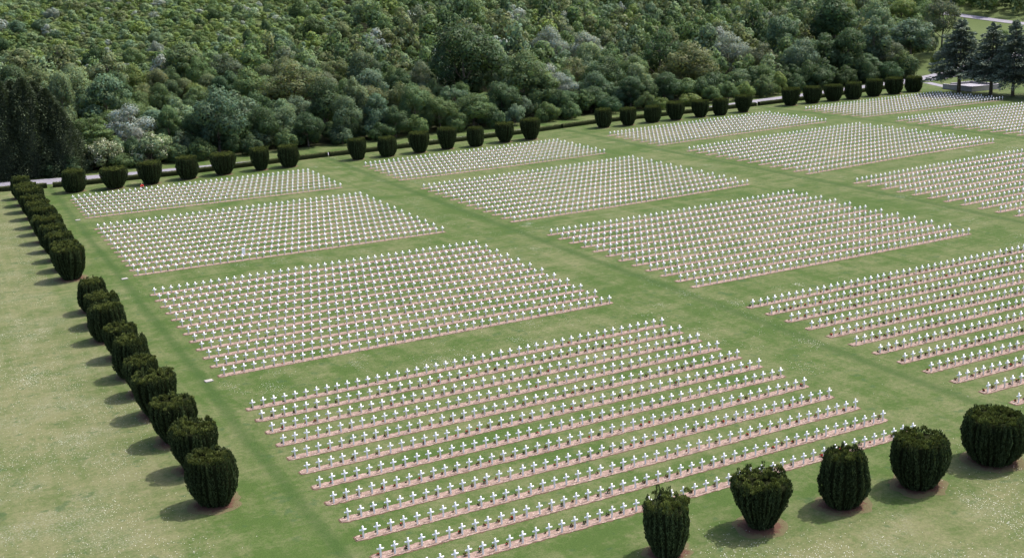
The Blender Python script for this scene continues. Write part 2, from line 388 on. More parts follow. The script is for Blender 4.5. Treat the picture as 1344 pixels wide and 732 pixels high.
def rose_proto(R, n=34, flower=0):
    D = sphere_dirs(n, R); D[:, 2] = np.abs(D[:, 2])
    rad = 0.17*R.uniform(0.35, 1.0, (n, 1)); C = D*rad*[1.0, 0.85, 1.5]+[0, 0, 0.05]
    V, F = leaves(C, D*0.6+R.normal(size=(n, 3))*0.7, R.uniform(0.09, 0.17, n), R.uniform(0.06, 0.10, n), R)
    col = np.array([0.045, 0.060, 0.028])*R.uniform(0.6, 1.5, (n, 1))
    if R.random() < 0.4: col = col*[1.6, 0.95, 0.8]
    k = R.permutation(n)[:flower]; C2 = C[k]+[0, 0, 0.05]
    col = np.repeat(col, 4, 0)
    if flower:
        FV, FF = leaves(np.repeat(C2, 2, 0), R.normal(size=(2*flower, 3)), 0.10, 0.09, R)
        fc = np.repeat(np.array([[0.50, 0.035, 0.04]])*R.uniform(0.7, 1.2, (2*flower, 1)), 4, 0)
        V = np.concatenate([V, FV]); F = np.concatenate([F, FF+len(C)*4]); col = np.concatenate([col, fc])
    return V, F, col
roses = [rose_proto(np.random.default_rng(50+i), 30+3*(i % 4), (0, 0, 0, 2, 0, 5, 0, 1)[i]) for i in range(8)]
rose_me = [mesh_np('rose_bush', V, F, M_ROSE, c) for V, F, c in roses]
graves.sort(key=lambda g: g[9])
inview = [g for g in graves if -4 < g[7] < 1348 and g[8]-8 < 736]
near = set(id(g) for g in inview[:300])
first_vis = {}
for g in inview:
    k = (g[3], g[4], g[5]); first_vis[k] = min(first_vis.get(k, 99), g[6])
cnt_cross = []; rV = []; rF = []; rC = []; off = 0; KV = []; KF = []; koff = 0
for gi, g in enumerate(graves):
    x, y, z, cb, rb, r, i = g[:7]
    rz = rng.normal()*0.025; tx, ty = rng.normal(size=2)*0.018
    sc = 1.0+rng.normal()*0.012
    ri = int(rng.integers(0, 8)); rs = rng.uniform(0.6, 1.25) if rng.random() > 0.10 else 0.2
    if r % 3 == 0 and cb == 'a': rs *= 0.8
    if rb >= 2: rs *= 0.62
    bx, by = x+rng.normal()*0.05-0.03, y+0.36+rng.normal()*0.06; bz = float(zf(bx, by))+0.03
    br = rng.uniform(0, 6.28)
    if id(g) in near:
        o = obj('grave_cross', cross_me, None, (x, y, z), rz, (1, 1, sc)); o.rotation_euler = (tx, ty, rz)
        n_from = i-first_vis[(cb, rb, r)]+1
        rowname = 'frontmost row' if r == 11 else ordinal(r+1)+' row from back'
        lab = f'white cross, {ordinal(n_from)} from left, {rowname}, {"big" if cb=="a" else "right-edge"} front block'
        tag(o, lab, 'cross', 'white crosses in rows on gravel beds')
        if rs > 0.25:
            b = obj('rose_bush', rose_me[ri], None, (bx, by, bz), br, (rs, rs, rs))
            tag(b, f'small rose bush behind {ordinal(n_from)} cross from left, {rowname}, {"big" if cb=="a" else "right-edge"} block', 'rose bush', 'rose bushes planted behind the crosses')
    else:
        V = cV*[1, 1, sc]; c, s = math.cos(rz), math.sin(rz)
        V = np.stack([V[:, 0]*c-V[:, 1]*s+ty*V[:, 2]+x, V[:, 0]*s+V[:, 1]*c-tx*V[:, 2]+y, V[:, 2]+z], -1)
        KV.append(V); KF.append(cF+koff); koff += len(V)
        V, F, cc = roses[ri]; c, s = math.cos(br)*rs, math.sin(br)*rs
        if g[9] > 170:   # far bushes: every other leaf
            V = V[:(len(V)//8)*4]; F = F[:len(V)//4]; cc = cc[:len(V)]
        V = np.stack([V[:, 0]*c-V[:, 1]*s+bx, V[:, 0]*s+V[:, 1]*c+by, V[:, 2]*rs+bz], -1)
        rV.append(V); rF.append(F+off); rC.append(cc); off += len(V)
o = obj('grave_crosses', mesh_np('grave_crosses', np.concatenate(KV), np.concatenate(KF), M_STONE))
tag(o, 'thousands of white crosses filling the farther grave blocks', 'crosses', kind='stuff')
o = obj('rose_bushes', mesh_np('rose_bushes', np.concatenate(rV), np.concatenate(rF), M_ROSE, np.concatenate(rC)))
tag(o, 'small rose bushes behind the farther crosses', 'rose bushes', kind='stuff')
# one upright slab instead of a cross
mb = MB(); mb.box((0, 0, 0.52), (0.46, 0.16, 1.04), 0, 0.94)
hm = mb.mesh('headstone', M_STONE); bevel(hm, 0.02)
hx, hy = 15.0, 93.944-10*B_ROW
h = obj('headstone', hm, None, (hx, hy, z1(hx, hy))); tag(h, 'white upright slab standing among the crosses of the third left block', 'headstone')

# ------------------------------------------------------------------ yews
def yew_mesh(seed, H, r0, rm, zm, rt, ragged=0.05, n_side=10500, n_top=6600, hollow=0.25, tall_side=None):
    R = np.random.default_rng(seed)
    zz = np.array([0.0, 0.10, zm*0.55, zm, (1+zm)/2, 1.0])
    rr = np.array([r0*0.80, r0, r0+(rm-r0)*0.72, rm, rm*0.55+rt*0.45, rt])
    prof = lambda u: np.interp(u, zz, rr)
    nfl = int(2*math.pi*rm/0.30); th = np.sort((np.arange(nfl)+R.uniform(-0.46, 0.46, nfl))*2*math.pi/nfl)
    fh = 1+ragged*R.normal(size=nfl)
    if tall_side is not None: fh = fh+0.10*np.exp(-((np.angle(np.exp(1j*(th-tall_side))))/0.35)**2)
    fr = 1+np.clip(0.022*R.normal(size=nfl), -0.04, 0.03); ft = R.uniform(0.75, 1.3, nfl)
    lump = R.uniform(0, 6.28, 6)
    def rad(theta, u): return prof(u)*(1-0.13*np.clip((np.minimum(u, 1)-0.84)/0.16, 0, 1)**2)*(1+0.05*np.sin(2*theta+lump[0])+0.045*np.sin(3*theta+lump[1]+2*u)+0.02*np.sin(7*u+2*theta+lump[2]))
    k = R.integers(0, nfl, n_side); a = R.uniform(-1, 1, n_side); u = R.uniform(0.0, 1, n_side)**0.9*fh[k]
    theta = th[k]+a*math.pi/nfl*1.05+0.04*np.sin(5*u+k)
    broke = 1+0.018*np.sin(u*23+k*1.7)
    r = rad(theta, np.minimum(u, 1))*fr[k]*broke+(0.10+0.09*R.uniform(0, 1, nfl)[k])*(1-a*a)-0.10+R.normal(size=n_side)*0.035
    C = np.stack([r*np.cos(theta), r*np.sin(theta), u*H+0.04], -1)
    outw = np.stack([np.cos(theta), np.sin(theta), np.zeros(n_side)], -1)
    D = outw*R.uniform(0.10, 0.6, (n_side, 1))+[0, 0, 1.0]+R.normal(size=(n_side, 3))*0.22
    L = R.uniform(0.13, 0.26, n_side); W = R.uniform(0.05, 0.095, n_side)
    top_fade = np.clip((u-0.80)/0.2, 0, 1)
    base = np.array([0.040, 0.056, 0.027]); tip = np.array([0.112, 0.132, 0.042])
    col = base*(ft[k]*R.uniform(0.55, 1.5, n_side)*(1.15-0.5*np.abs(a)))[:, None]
    col = col*(1-0.30*top_fade[:, None])+tip*R.uniform(0.5, 1.1, (n_side, 1))*0.30*top_fade[:, None]  # side leaves go partly over to the tip colour towards the top
    V1, F1 = leaves(C, D, L, W, R, 0.25)
    # clipped top: rounded tufts
    nt_ = int(max(30, 22.0*rt*rt)); tr = np.sqrt(R.uniform(0, 1, nt_))*rt*0.97; ta = R.uniform(0, 6.28, nt_)
    tz = H*(1+ragged*0.9*R.normal(size=nt_))-hollow*(1-(tr/rt)**2)*R.uniform(0.6, 1.2, nt_)
    if tall_side is not None: tz = tz+0.12*H*0.4*(tr/rt)*np.cos(ta-tall_side)
    k2 = R.integers(0, nt_, n_top); d = sphere_dirs(n_top, R); d[:, 2] = np.abs(d[:, 2])
    tuft_r = R.uniform(0.15, 0.25, nt_)
    C2 = np.stack([tr[k2]*np.cos(ta[k2]), tr[k2]*np.sin(ta[k2]), tz[k2]-0.16], -1)+d*tuft_r[k2][:, None]*R.uniform(0.75, 1.05, (n_top, 1))
    rr2 = np.hypot(C2[:, 0], C2[:, 1]); lim = rt*1.05; f = np.minimum(1, lim/np.maximum(rr2, 1e-6)); C2[:, :2] *= f[:, None]
    D2 = d*0.6+[0, 0, 0.8]+R.normal(size=(n_top, 3))*0.3
    V2, F2 = leaves(C2, D2, R.uniform(0.11, 0.22, n_top), R.uniform(0.05, 0.09, n_top), R, 0.25)
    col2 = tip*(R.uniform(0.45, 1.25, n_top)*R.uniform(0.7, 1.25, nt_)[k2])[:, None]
    # inner mass
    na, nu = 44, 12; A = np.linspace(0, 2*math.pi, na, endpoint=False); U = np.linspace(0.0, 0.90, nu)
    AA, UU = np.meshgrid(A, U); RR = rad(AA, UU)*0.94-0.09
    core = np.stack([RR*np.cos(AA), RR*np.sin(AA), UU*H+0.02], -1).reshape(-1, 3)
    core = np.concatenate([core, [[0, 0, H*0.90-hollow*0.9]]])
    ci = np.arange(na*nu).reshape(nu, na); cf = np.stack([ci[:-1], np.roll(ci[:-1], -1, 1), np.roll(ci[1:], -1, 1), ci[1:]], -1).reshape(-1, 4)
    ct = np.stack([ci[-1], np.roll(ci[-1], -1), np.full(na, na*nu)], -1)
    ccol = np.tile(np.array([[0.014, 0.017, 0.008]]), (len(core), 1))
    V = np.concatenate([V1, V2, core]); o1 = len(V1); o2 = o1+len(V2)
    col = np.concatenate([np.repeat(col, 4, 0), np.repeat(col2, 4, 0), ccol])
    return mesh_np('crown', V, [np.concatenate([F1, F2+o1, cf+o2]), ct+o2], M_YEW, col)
def yew_trunk(seed, H):
    R = np.random.default_rng(seed); mb = MB()
    mb.tube([(0, 0, -0.15), (0.02, 0, H*0.3), (0, 0.03, H*0.6)], [0.30, 0.22, 0.10], 8)
    for k in range(5):
        a = k*1.257+R.uniform(-.3, .3); mb.tube([(0, 0, H*0.12), (0.35*math.cos(a), 0.35*math.sin(a), H*0.4), (0.7*math.cos(a), 0.7*math.sin(a), H*0.8)], [0.12, 0.09, 0.04], 6)
    return mb.mesh('trunk', M_BARK, True)
YT = yew_trunk(3, 3.6)
def mat_ring():
    mt, nt, out = new_mat('dug_soil_ring')
    geo = N(nt, 'ShaderNodeNewGeometry'); pos = geo.outputs['Position']
    at = N(nt, 'ShaderNodeAttribute'); at.attribute_name = 'leaf'; sp = N(nt, 'ShaderNodeSeparateColor'); nt.links.new(at.outputs['Color'], sp.inputs[0])
    n1 = noise(nt, pos, 3.2, 5, 0.7); n2 = noise(nt, pos, 12.0, 3, 0.7)
    c = mix(nt, n2, (0.040, 0.020, 0.015), (0.105, 0.058, 0.042))
    e = math_n(nt, 'ADD', sp.outputs[0], math_n(nt, 'MULTIPLY', math_n(nt, 'SUBTRACT', n1, 0.5), 1.1))
    c = mix(nt, maprange(nt, e, 0.62, 0.86), c, mix(nt, n2, (0.062, 0.058, 0.028), (0.105, 0.092, 0.052)))
    principled(nt, out, c, 0.95, 0.05, n2, 0.7, 0.06); return mt
M_RING = mat_ring()
def soil_disc(R, x, y, r):
    n = 40; a = np.linspace(0, 2*math.pi, n, endpoint=False); rr = r*1.12*(1+0.10*R.normal(size=n)+0.06*np.sin(2*a+R.uniform(0, 6)))
    rr = (rr*2+np.roll(rr, 1)+np.roll(rr, -1))/4
    V = [(x, y, z1(x, y)+0.035)]; E = [0.0]
    for f, l in ((0.5, 0.035), (0.8, 0.028), (1.0, 0.008)):
        px, py = x+rr*np.cos(a)*f, y+rr*np.sin(a)*f; V += list(np.stack([px, py, zf(px, py)+l], -1)); E += [f]*n
    F3 = [(0, 1+i, 1+(i+1) % n) for i in range(n)]; F4 = [(1+k*n+i, 1+k*n+n+i, 1+k*n+n+(i+1) % n, 1+k*n+(i+1) % n) for k in range(2) for i in range(n)]
    return mesh_np('soil_ring', np.array(V), [np.array(F3), np.array(F4)], M_RING, np.array(E)[:, None]*np.ones((1, 3)))
def place_yew(me, x, y, s, rz, label, group, soil=1.0, br=1.0):
    z = z1(x, y)
    t = bpy.data.objects.new('yew_tree', None); COL.objects.link(t); t.location = (x, y, z); t.empty_display_size = 0.5
    tag(t, label, 'yew', group)
    s = (s[0]*0.945, s[1]*0.945, s[2]*1.01)
    c = obj('crown', me, t, (0, 0, 0), rz, s); c.color = (br, br, br*0.95, 1)
    obj('trunk', YT, t, (0, 0, 0), rz, (s[0], s[1], s[2]))
    if soil:
        d = obj('soil_ring', soil_disc(np.random.default_rng(int(abs(x*31+y*17))), x, y, soil*0.86)); tag(d, 'bare reddish soil ring around the foot of '+label.split(',')[0].replace('dark ', '', 1), 'soil', 'soil rings under the yews', 'structure')
    return t
# barrel, goblet, bowl prototypes shared by the rows
Y_BARREL = [yew_mesh(11, 3.75, 1.30, 1.90, 0.52, 1.66, 0.03), yew_mesh(14, 3.7, 1.45, 1.85, 0.45, 1.55, 0.045), yew_mesh(15, 3.8, 1.2, 1.95, 0.75, 1.9, 0.05), yew_mesh(12, 3.65, 1.25, 1.95, 0.62, 1.80, 0.035), yew_mesh(13, 3.7, 1.15, 2.0, 0.70, 1.85, 0.03)]
Y_BOWL = [yew_mesh(24, 3.9, 1.75, 2.2, 0.5, 1.95, 0.03, 8500, 6200, 0.12), yew_mesh(25, 4.2, 1.35, 2.2, 0.75, 2.2, 0.03, 8500, 6200, 0.2), yew_mesh(21, 4.0, 1.50, 2.25, 0.60, 2.18, 0.018, 8500, 6200, 0.12), yew_mesh(22, 4.0, 1.40, 2.3, 0.68, 2.25, 0.018, 8500, 6200, 0.12), yew_mesh(23, 4.1, 1.60, 2.25, 0.52, 2.05, 0.02, 8500, 6200, 0.12)]
# front row on the right, each with its own shape
place_yew(yew_mesh(31, 3.75, 1.05, 1.55, 0.62, 1.52, 0.10, 10500, 5200, 0.45, 3.6), 16.4, -42.0, (1, 1, 1), 0.4, 'dark ragged-topped yew, cut by the lower edge of the photo', 'yews along the front', 1.75, 1.3)
place_yew(yew_mesh(32, 3.55, 0.95, 2.00, 0.92, 1.95, 0.065, 10500, 7500, 0.40, 5.9), 23.9, -42.1, (1, 1, 1), 0.0, 'dark goblet-shaped yew with narrow foot and upright spikes', 'yews along the front', 1.95, 1.1)
place_yew(yew_mesh(33, 4.0, 1.25, 1.72, 0.42, 1.32, 0.035, 11500, 5200, 0.2), 30.7, -42.6, (1, 1, 1), 1.0, 'dark tall egg-shaped yew with narrow top in the front row', 'yews along the front', 2.0)
place_yew(yew_mesh(34, 3.7, 1.45, 2.08, 0.60, 1.92, 0.035, 12000, 8000, 0.3), 37.4, -43.0, (1, 1, 1), 2.0, 'dark broad barrel-shaped yew beside the end of the front row of crosses', 'yews along the front', 2.15)
place_yew(yew_mesh(35, 3.7, 1.7, 2.3, 0.55, 2.1, 0.035, 14000, 9000, 0.3), 45.0, -42.8, (1, 1, 1), 3.0, 'dark widest yew of the front row near the edge of the photo', 'yews along the front', 2.35)
place_yew(Y_BARREL[3], 52.2, -43.0, (1.1, 1.1, 1), 4.0, 'dark yew beyond the right edge of the photo', 'yews along the front', 2.2)
# column down the left side
LY = [-17.9, -10.8, -3.7, 3.6, 9.9, 15.9, 22.6, 30.2, 36.6, 43.3, 61.8, 68.2, 74.9, 81.8, 88.9, 96.3, 102.6, 110.6, 118.0, 125.2, 132.9]
LS = [(1, 1, 1.03), (.98, .98, .98), (1.03, 1.03, .98), (1.0, 1.0, .98), (.86, .86, .93), (1.02, 1.02, 1.05), (.93, .93, .92), (1.08, 1.08, 1.05), (1.03, 1.03, .97), (.98, .98, 1.0)]
R2 = np.random.default_rng(77)
for k, y in enumerate(LY):
    if k < 10:
        lab = f'dark clipped barrel yew, {"nearest of the left column" if k == 0 else ordinal(k+1)+" from the near end of the left column"}'
        s = LS[k]
    else:
        lab = f'dark clipped yew, {"nearest of" if k == 10 else ordinal(k-9)+" in"} the far group of the left column'
        q = 1.14 if k == 10 else R2.uniform(1.04, 1.16); s = (q, q, (1.16 if k == 10 else R2.uniform(0.98, 1.08)))
    place_yew(Y_BARREL[(k*2+k//3) % 5] if k != 10 else Y_BARREL[4], -7.65+R2.normal()*0.12, y, s, R2.uniform(0, 6.28), lab, 'yews of the left column', 1.95*s[0]+0.15)
FAR = [[(1.6, 133.8, 5.0), (8.6, 132.5, 5.2), (15.4, 132.8, 5.2), (22.7, 133.8, 4.9), (29.8, 134.3, 5.2), (37.4, 134.5, 4.5), (43.2, 134.4, 4.8)],
       [(57.8, 133.8, 4.1), (64.2, 133.4, 4.4), (71.5, 133.4, 4.5), (78.2, 133.8, 4.5), (84.5, 132.8, 4.1), (91.9, 133.6, 4.6), (98.0, 133.0, 4.9)],
       [(119.0, 136.6, 4.3), (124.9, 135.2, 4.4), (131.6, 135.2, 4.5), (137.8, 134.6, 4.7), (144.7, 134.4, 4.6), (149.9, 133.4, 4.1), (156.8, 133.6, 4.2)],
       [(172.6, 135.2, 5.2), (179.2, 134.8, 5.0), (185.8, 134.5, 5.0), (191.7, 133.7, 5.1), (199.1, 134.2, 4.9), (205.8, 134.0, 5.1), (212.6, 134.0, 5.2)]]
GW_ = ['leftmost', 'second', 'third', 'rightmost']
for g, grp in enumerate(FAR):
    for k, (x, y, wd) in enumerate(grp):
        s = wd/4.75; zs = R2.uniform(0.96, 1.05)*(1.0 if g != 1 else 1.03)
        place_yew(Y_BOWL[(k*3+g*2+k//4) % 5], x, y, (s, s, zs), R2.uniform(0, 6.28), f'dark bowl-shaped yew, {ordinal(k+1)} in the {GW_[g]} group of the far row', 'yews along the far hedge', wd*0.40)

# ------------------------------------------------------------------ low hedge behind the far yews
HP = np.array([(-45, 152), (-22, 147), (-9.5, 143.6), (5, 140.4), (22, 139.6), (37, 140.4), (52, 141.7), (66, 141.4), (103, 141.8), (112, 142.8), (121, 143.6), (135, 142.6), (150, 141.4), (167, 140.6), (180, 141.0), (200, 142.5), (214, 144.0)])
def hedge(x0, x1, label, h=0.95, w=1.15, seed=1):
    R = np.random.default_rng(seed); n = int((x1-x0)/0.8)+2; x = np.linspace(x0, x1, n); y = np.interp(x, HP[:, 0], HP[:, 1]); z = zf(x, y)
    hh = h*(1+0.03*R.normal(size=n))
    sec = [(-0.44, -0.05), (-0.47, 0.55), (-0.40, 0.93), (0.40, 0.93), (0.47, 0.55), (0.44, -0.05)]
    V = np.stack([np.stack([x, y+a*w, z+b*hh], -1) for a, b in sec], 1).reshape(-1, 3)
    i = np.arange(n*6).reshape(n, 6); F = np.stack([i[:-1, :-1], i[:-1, 1:], i[1:, 1:], i[1:, :-1]], -1).reshape(-1, 4)
    caps = np.array([i[0, [0, 1, 2, 5]], i[0, [5, 2, 3, 4]], i[-1, [5, 2, 1, 0]], i[-1, [4, 3, 2, 5]]])
    F = np.concatenate([F, caps])
    m_ = int((x1-x0)*110); t = R.uniform(x0, x1, m_); q = R.uniform(0, 1, m_)
    side = np.where(q < 0.45, -1, np.where(q < 0.85, 0, 1)); v = R.uniform(0, 1, m_)
    yy = np.where(side == 0, (v-0.5)*w*0.95, side*w*0.47); zz = np.where(side == 0, h*0.97, v*h*0.97)+R.normal(size=m_)*0.02
    Y = np.interp(t, HP[:, 0], HP[:, 1])+yy
    C = np.stack([t, Y, zf(t, Y)+zz], -1); D = np.stack([np.zeros(m_), side*0.8, np.ones(m_)], -1)+R.normal(size=(m_, 3))*0.5
    LV, LF = leaves(C, D, R.uniform(0.10, 0.2, m_), R.uniform(0.06, 0.12, m_), R, 0.2)
    lc = np.array([0.050, 0.062, 0.026])*R.uniform(0.6, 1.5, (m_, 1)); lc = np.where((side == 0)[:, None], lc*[2.6, 2.3, 2.6], lc)  # top leaves painted paler, as lit from above; sides stay dark
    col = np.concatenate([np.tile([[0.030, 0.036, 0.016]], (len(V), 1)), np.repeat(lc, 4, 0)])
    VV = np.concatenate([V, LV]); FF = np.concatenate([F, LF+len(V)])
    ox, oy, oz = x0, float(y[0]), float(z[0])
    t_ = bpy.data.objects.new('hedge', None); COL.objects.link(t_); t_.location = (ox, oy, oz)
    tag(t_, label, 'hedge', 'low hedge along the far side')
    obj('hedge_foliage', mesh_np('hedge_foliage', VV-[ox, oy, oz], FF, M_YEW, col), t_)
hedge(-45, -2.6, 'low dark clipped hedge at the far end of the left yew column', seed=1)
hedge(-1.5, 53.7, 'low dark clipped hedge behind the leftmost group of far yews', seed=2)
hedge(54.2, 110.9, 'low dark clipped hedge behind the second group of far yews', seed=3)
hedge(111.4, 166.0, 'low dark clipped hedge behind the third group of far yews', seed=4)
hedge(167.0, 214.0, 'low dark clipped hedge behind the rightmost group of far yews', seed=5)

# ------------------------------------------------------------------ stone terrace, flat slabs
TX, TY, TRZ = 226.0, 127.0, math.radians(-4)
tz = z1(TX, TY)
ter = bpy.data.objects.new('stone_terrace', None); COL.objects.link(ter); ter.location = (TX, TY, tz); ter.rotation_euler = (0, 0, TRZ)
tag(ter, 'low pale stone terrace with parapet beneath the cedars', 'terrace')
def part(name, boxes, mat, parent, bev=0.02):
    mb = MB()
    for b in boxes: mb.box(*b)
    me = mb.mesh(name, mat); bevel(me, bev); return obj(name, me, parent)
w_ = part('wall', [((-4.6, 0, 0.42), (0.5, 10.6, 1.44))], M_WALLSTONE, ter); part('coping', [((-4.6, 0, 1.215), (0.64, 10.74, 0.14))], M_PAVE, w_)
w_ = part('wall', [((4.6, 0, 0.42), (0.5, 10.6, 1.44))], M_WALLSTONE, ter); part('coping', [((4.6, 0, 1.215), (0.64, 10.74, 0.14))], M_PAVE, w_)
w_ = part('wall', [((0, -5.05, 0.42), (8.68, 0.5, 1.44))], M_WALLSTONE, ter); part('coping', [((0, -5.05, 1.212), (8.54, 0.64, 0.14))], M_PAVE, w_)
w_ = part('wall', [((1.0, 5.05, 0.42), (6.68, 0.5, 1.44))], M_WALLSTONE, ter); part('coping', [((1.0, 5.05, 1.212), (6.54, 0.64, 0.14))], M_PAVE, w_)
part('paving', [((0, 0, 0.30), (8.7, 9.6, 0.9))], M_PAVE, ter)
for k in range(2): part('step', [((-3.3, 5.05+0.35*k+0.2, 0.5-0.25*k), (1.8, 0.38, 0.3))], M_WALLSTONE, ter)
for k, (x, y, wh) in enumerate([(-1.7, 10.0, 'beside the gap between first and second left blocks'), (-1.9, 57.3, 'beside the gap between second and third left blocks'), (-1.8, 104.0, 'beside the rearmost left block')]):
    mb = MB(); mb.box((0, 0, 0.03), (0.78, 0.62, 0.12)); me = mb.mesh('stone_slab', M_SLAB); bevel(me, 0.015)
    tag(obj('stone_slab', me, None, (x, y, z1(x, y)), 0.1), 'flat grey stone slab in the grass '+wh, 'slab', 'flat slabs in the left aisle')

# ------------------------------------------------------------------ person in red behind the rear left block
def person(x, y, rz):
    t = bpy.data.objects.new('person', None); COL.objects.link(t); t.location = (x, y, z1(x, y)); t.rotation_euler = (0, 0, rz)
    tag(t, 'person in a red top crouching behind the rearmost left block of crosses', 'person')
    def skin(name, pts, edges, mat, lv=2):
        me = bpy.data.meshes.new(name); me.from_pydata([p[:3] for p in pts], edges, []); me.update()
        o = obj(name, me, t); md = o.modifiers.new('skin', 'SKIN')
        for v, p in zip(me.skin_vertices[0].data, pts): v.radius = (p[3], p[4] if len(p) > 4 else p[3])
        me.skin_vertices[0].data[0].use_root = True
        sb = o.modifiers.new('sub', 'SUBSURF'); sb.levels = lv; sb.render_levels = lv
        me.materials.append(mat); return o
    # half-kneeling figure, facing -y, about 1.25 m tall
    P = [(0, 0.10, 0.42, .15, .13), (0, 0.04, 0.62, .15, .11), (0, -0.02, 0.82, .17, .11), (0, -0.03, 0.92, .09, .08), (0, -0.05, 1.00, .055, .055), (0, -0.06, 1.10, .085, .10), (0, -0.06, 1.19, .075, .085),
         (.19, -0.03, 0.87, .065), (.27, -0.16, 0.66, .05), (.20, -0.38, 0.58, .04), (.18, -0.46, 0.56, .035),
         (-.19, -0.03, 0.87, .065), (-.27, -0.16, 0.66, .05), (-.20, -0.38, 0.58, .04), (-.18, -0.46, 0.56, .035),
         (.11, 0.05, 0.38, .10), (.14, -0.35, 0.48, .075), (.14, -0.30, 0.09, .05), (.14, -0.42, 0.05, .045),
         (-.11, 0.05, 0.38, .10), (-.13, -0.20, 0.08, .075), (-.13, 0.20, 0.07, .05), (-.13, 0.30, 0.06, .045)]
    E_ = [(0, 1), (1, 2), (2, 3), (3, 4), (4, 5), (5, 6), (2, 7), (7, 8), (8, 9), (9, 10), (2, 11), (11, 12), (12, 13), (13, 14), (0, 15), (15, 16), (16, 17), (17, 18), (0, 19), (19, 20), (20, 21), (21, 22)]
    skin('body', P, E_, M_SKIN)
    s = 1.17
    J = [(p[0], p[1], p[2], p[3]*s, (p[4] if len(p) > 4 else p[3])*s) for p in P]
    skin('jacket', [J[0], J[1], J[2], (0, -0.03, 0.90, .11, .09), J[7], J[8], J[9], J[11], J[12], J[13]], [(0, 1), (1, 2), (2, 3), (2, 4), (4, 5), (5, 6), (2, 7), (7, 8), (8, 9)], M_RED)
    skin('trousers', [(0, 0.10, 0.40, .165, .145)]+[J[k] for k in (15, 16, 17, 18, 19, 20, 21, 22)], [(0, 1), (1, 2), (2, 3), (3, 4), (0, 5), (5, 6), (6, 7), (7, 8)], M_DARKCLOTH)
    skin('hair', [(0, -0.02, 1.10, .085, .09), (0, -0.03, 1.20, .088, .10)], [(0, 1)], M_HAIR)
    R = np.random.default_rng(5); fb = MB()
    for sx in (1, -1):
        for k in range(5):
            a = (k-2)*0.022
            fb.tube([(sx*.18+a, -0.46, 0.56), (sx*.18+a*1.2, -0.52-(0.02 if 0 < k < 4 else 0), 0.55), (sx*.18+a*1.2, -0.55-(0.02 if 0 < k < 4 else 0), 0.52)], [.010, .009, .007], 6)
    obj('fingers', fb.mesh('fingers', M_SKIN, True), t)
person(12.7, 127.4, 0.2)

# ------------------------------------------------------------------ trees
def trunk_mesh(seed, H, r, limbs=7, spread=0.33, lean=0.0, top=0.85):
    R = np.random.default_rng(seed); mb = MB(); n = 7
    pts = [(lean*H*(k/n)**2+0.02*H*math.sin(k*1.1+seed)*(k/n), 0.02*H*math.cos(k*1.3+seed)*(k/n), -0.4+(top*H+0.4)*k/n) for k in range(n+1)]
    rad = [r*(1.35 if k == 0 else 1)*(1-0.86*k/n) for k in range(n+1)]
    mb.tube(pts, rad, 8)
    for k in range(limbs):
        i = 2+int(R.integers(0, n-3)); b = np.array(pts[i]); a = k*2.4+R.uniform(-.4, .4); L = spread*H*R.uniform(0.7, 1.15)*(1-0.35*i/n)
        p1 = b+[L*0.45*math.cos(a), L*0.45*math.sin(a), L*0.38]; p2 = b+[L*math.cos(a+.2), L*math.sin(a+.2), L*R.uniform(0.65, 1.0)]
        mb.tube([b, p1, p2], [rad[i]*0.55, rad[i]*0.36, rad[i]*0.10], 6)
        a2 = a+R.uniform(-0.9, 0.9); p3 = p1+[L*0.4*math.cos(a2), L*0.4*math.sin(a2), L*0.45]; mb.tube([p1, (p1+p3)/2+[0, 0, 0.1], p3], [rad[i]*0.30, rad[i]*0.2, rad[i]*0.06], 5)
    return mb.mesh('trunk', M_BARK, True)
def crown_geo(seed, H, Rx, z0, nlobe, nleaf, lsize, lobe=(0.26, 0.42), droop=0.0, hollow=0.0, flat=1.0):
    R = np.random.default_rng(seed)
    cz = (H+z0)/2; az = (H-z0)/2
    c = sphere_dirs(nlobe, R)*(R.uniform(0.25, 1, (nlobe, 1))**0.5); lr = (lobe[0]*0.72+(lobe[1]*1.12-lobe[0]*0.72)*R.uniform(0, 1, nlobe)**1.4)*Rx
    # keep broad crowns: lobes pushed to shell, wider low
    c = c*[Rx*0.80, Rx*0.80, az*0.80]; wf = 1.0+0.15*(-c[:, 2]/az); c[:, :2] *= wf[:, None]
    asym = R.normal(size=2)*0.10*Rx; c[:, 0] += asym[0]*(c[:, 2]/az); c[:, 1] += asym[1]*(c[:, 2]/az)
    c[0] = [0.1*Rx, 0, az*0.80-0.02*H]
    c[:, 2] += cz
    k = R.choice(nlobe, nleaf*2, p=lr**2/np.sum(lr**2)); d = sphere_dirs(nleaf*2, R)
    P = c[k]+d*lr[k][:, None]*R.uniform(0.60, 1.16, (nleaf*2, 1))*[1, 1, flat]
    keep = d[:, 2] > -0.75
    for j in range(nlobe):
        q = np.linalg.norm((P-c[j])/[1, 1, flat], axis=1) < lr[j]*0.70
        keep &= ~(q & (k != j))
    keep &= (P[:, 2] > 0.25)
    P = P[keep][:nleaf]; d = d[keep][:nleaf]; k = k[keep][:nleaf]; n = len(P)
    tang = unit(np.cross(d, R.normal(size=(n, 3))))
    D = tang+d*0.2+np.array([0, 0, -droop])+R.normal(size=(n, 3))*0.2; nrm = d+R.normal(size=(n, 3))*0.42
    s = R.uniform(0.65, 1.35, n)*lsize
    V, F = leaves(P, D, s, s*R.uniform(0.55, 0.8, n), R, 0.15, nrm)
    lt = R.uniform(0.82, 1.2, nlobe)[k]; tint = (lt*R.uniform(0.80, 1.22, n))[:, None]*np.ones((1, 3))
    warm = R.normal(size=(n, 1))*0.10; tint = tint*np.concatenate([1+warm, np.ones((n, 1)), 1-warm], 1)
    cen = unit(P-[0, 0, cz*0.9])
    return V, F, np.repeat(tint, 4, 0), np.repeat(unit(d*0.75+cen*0.35), 4, 0)
def crown_mesh(*a, **k):
    V, F, c, nn = crown_geo(*a, **k); return mesh_np('crown', V, F, M_LEAF, c, nrm=nn)
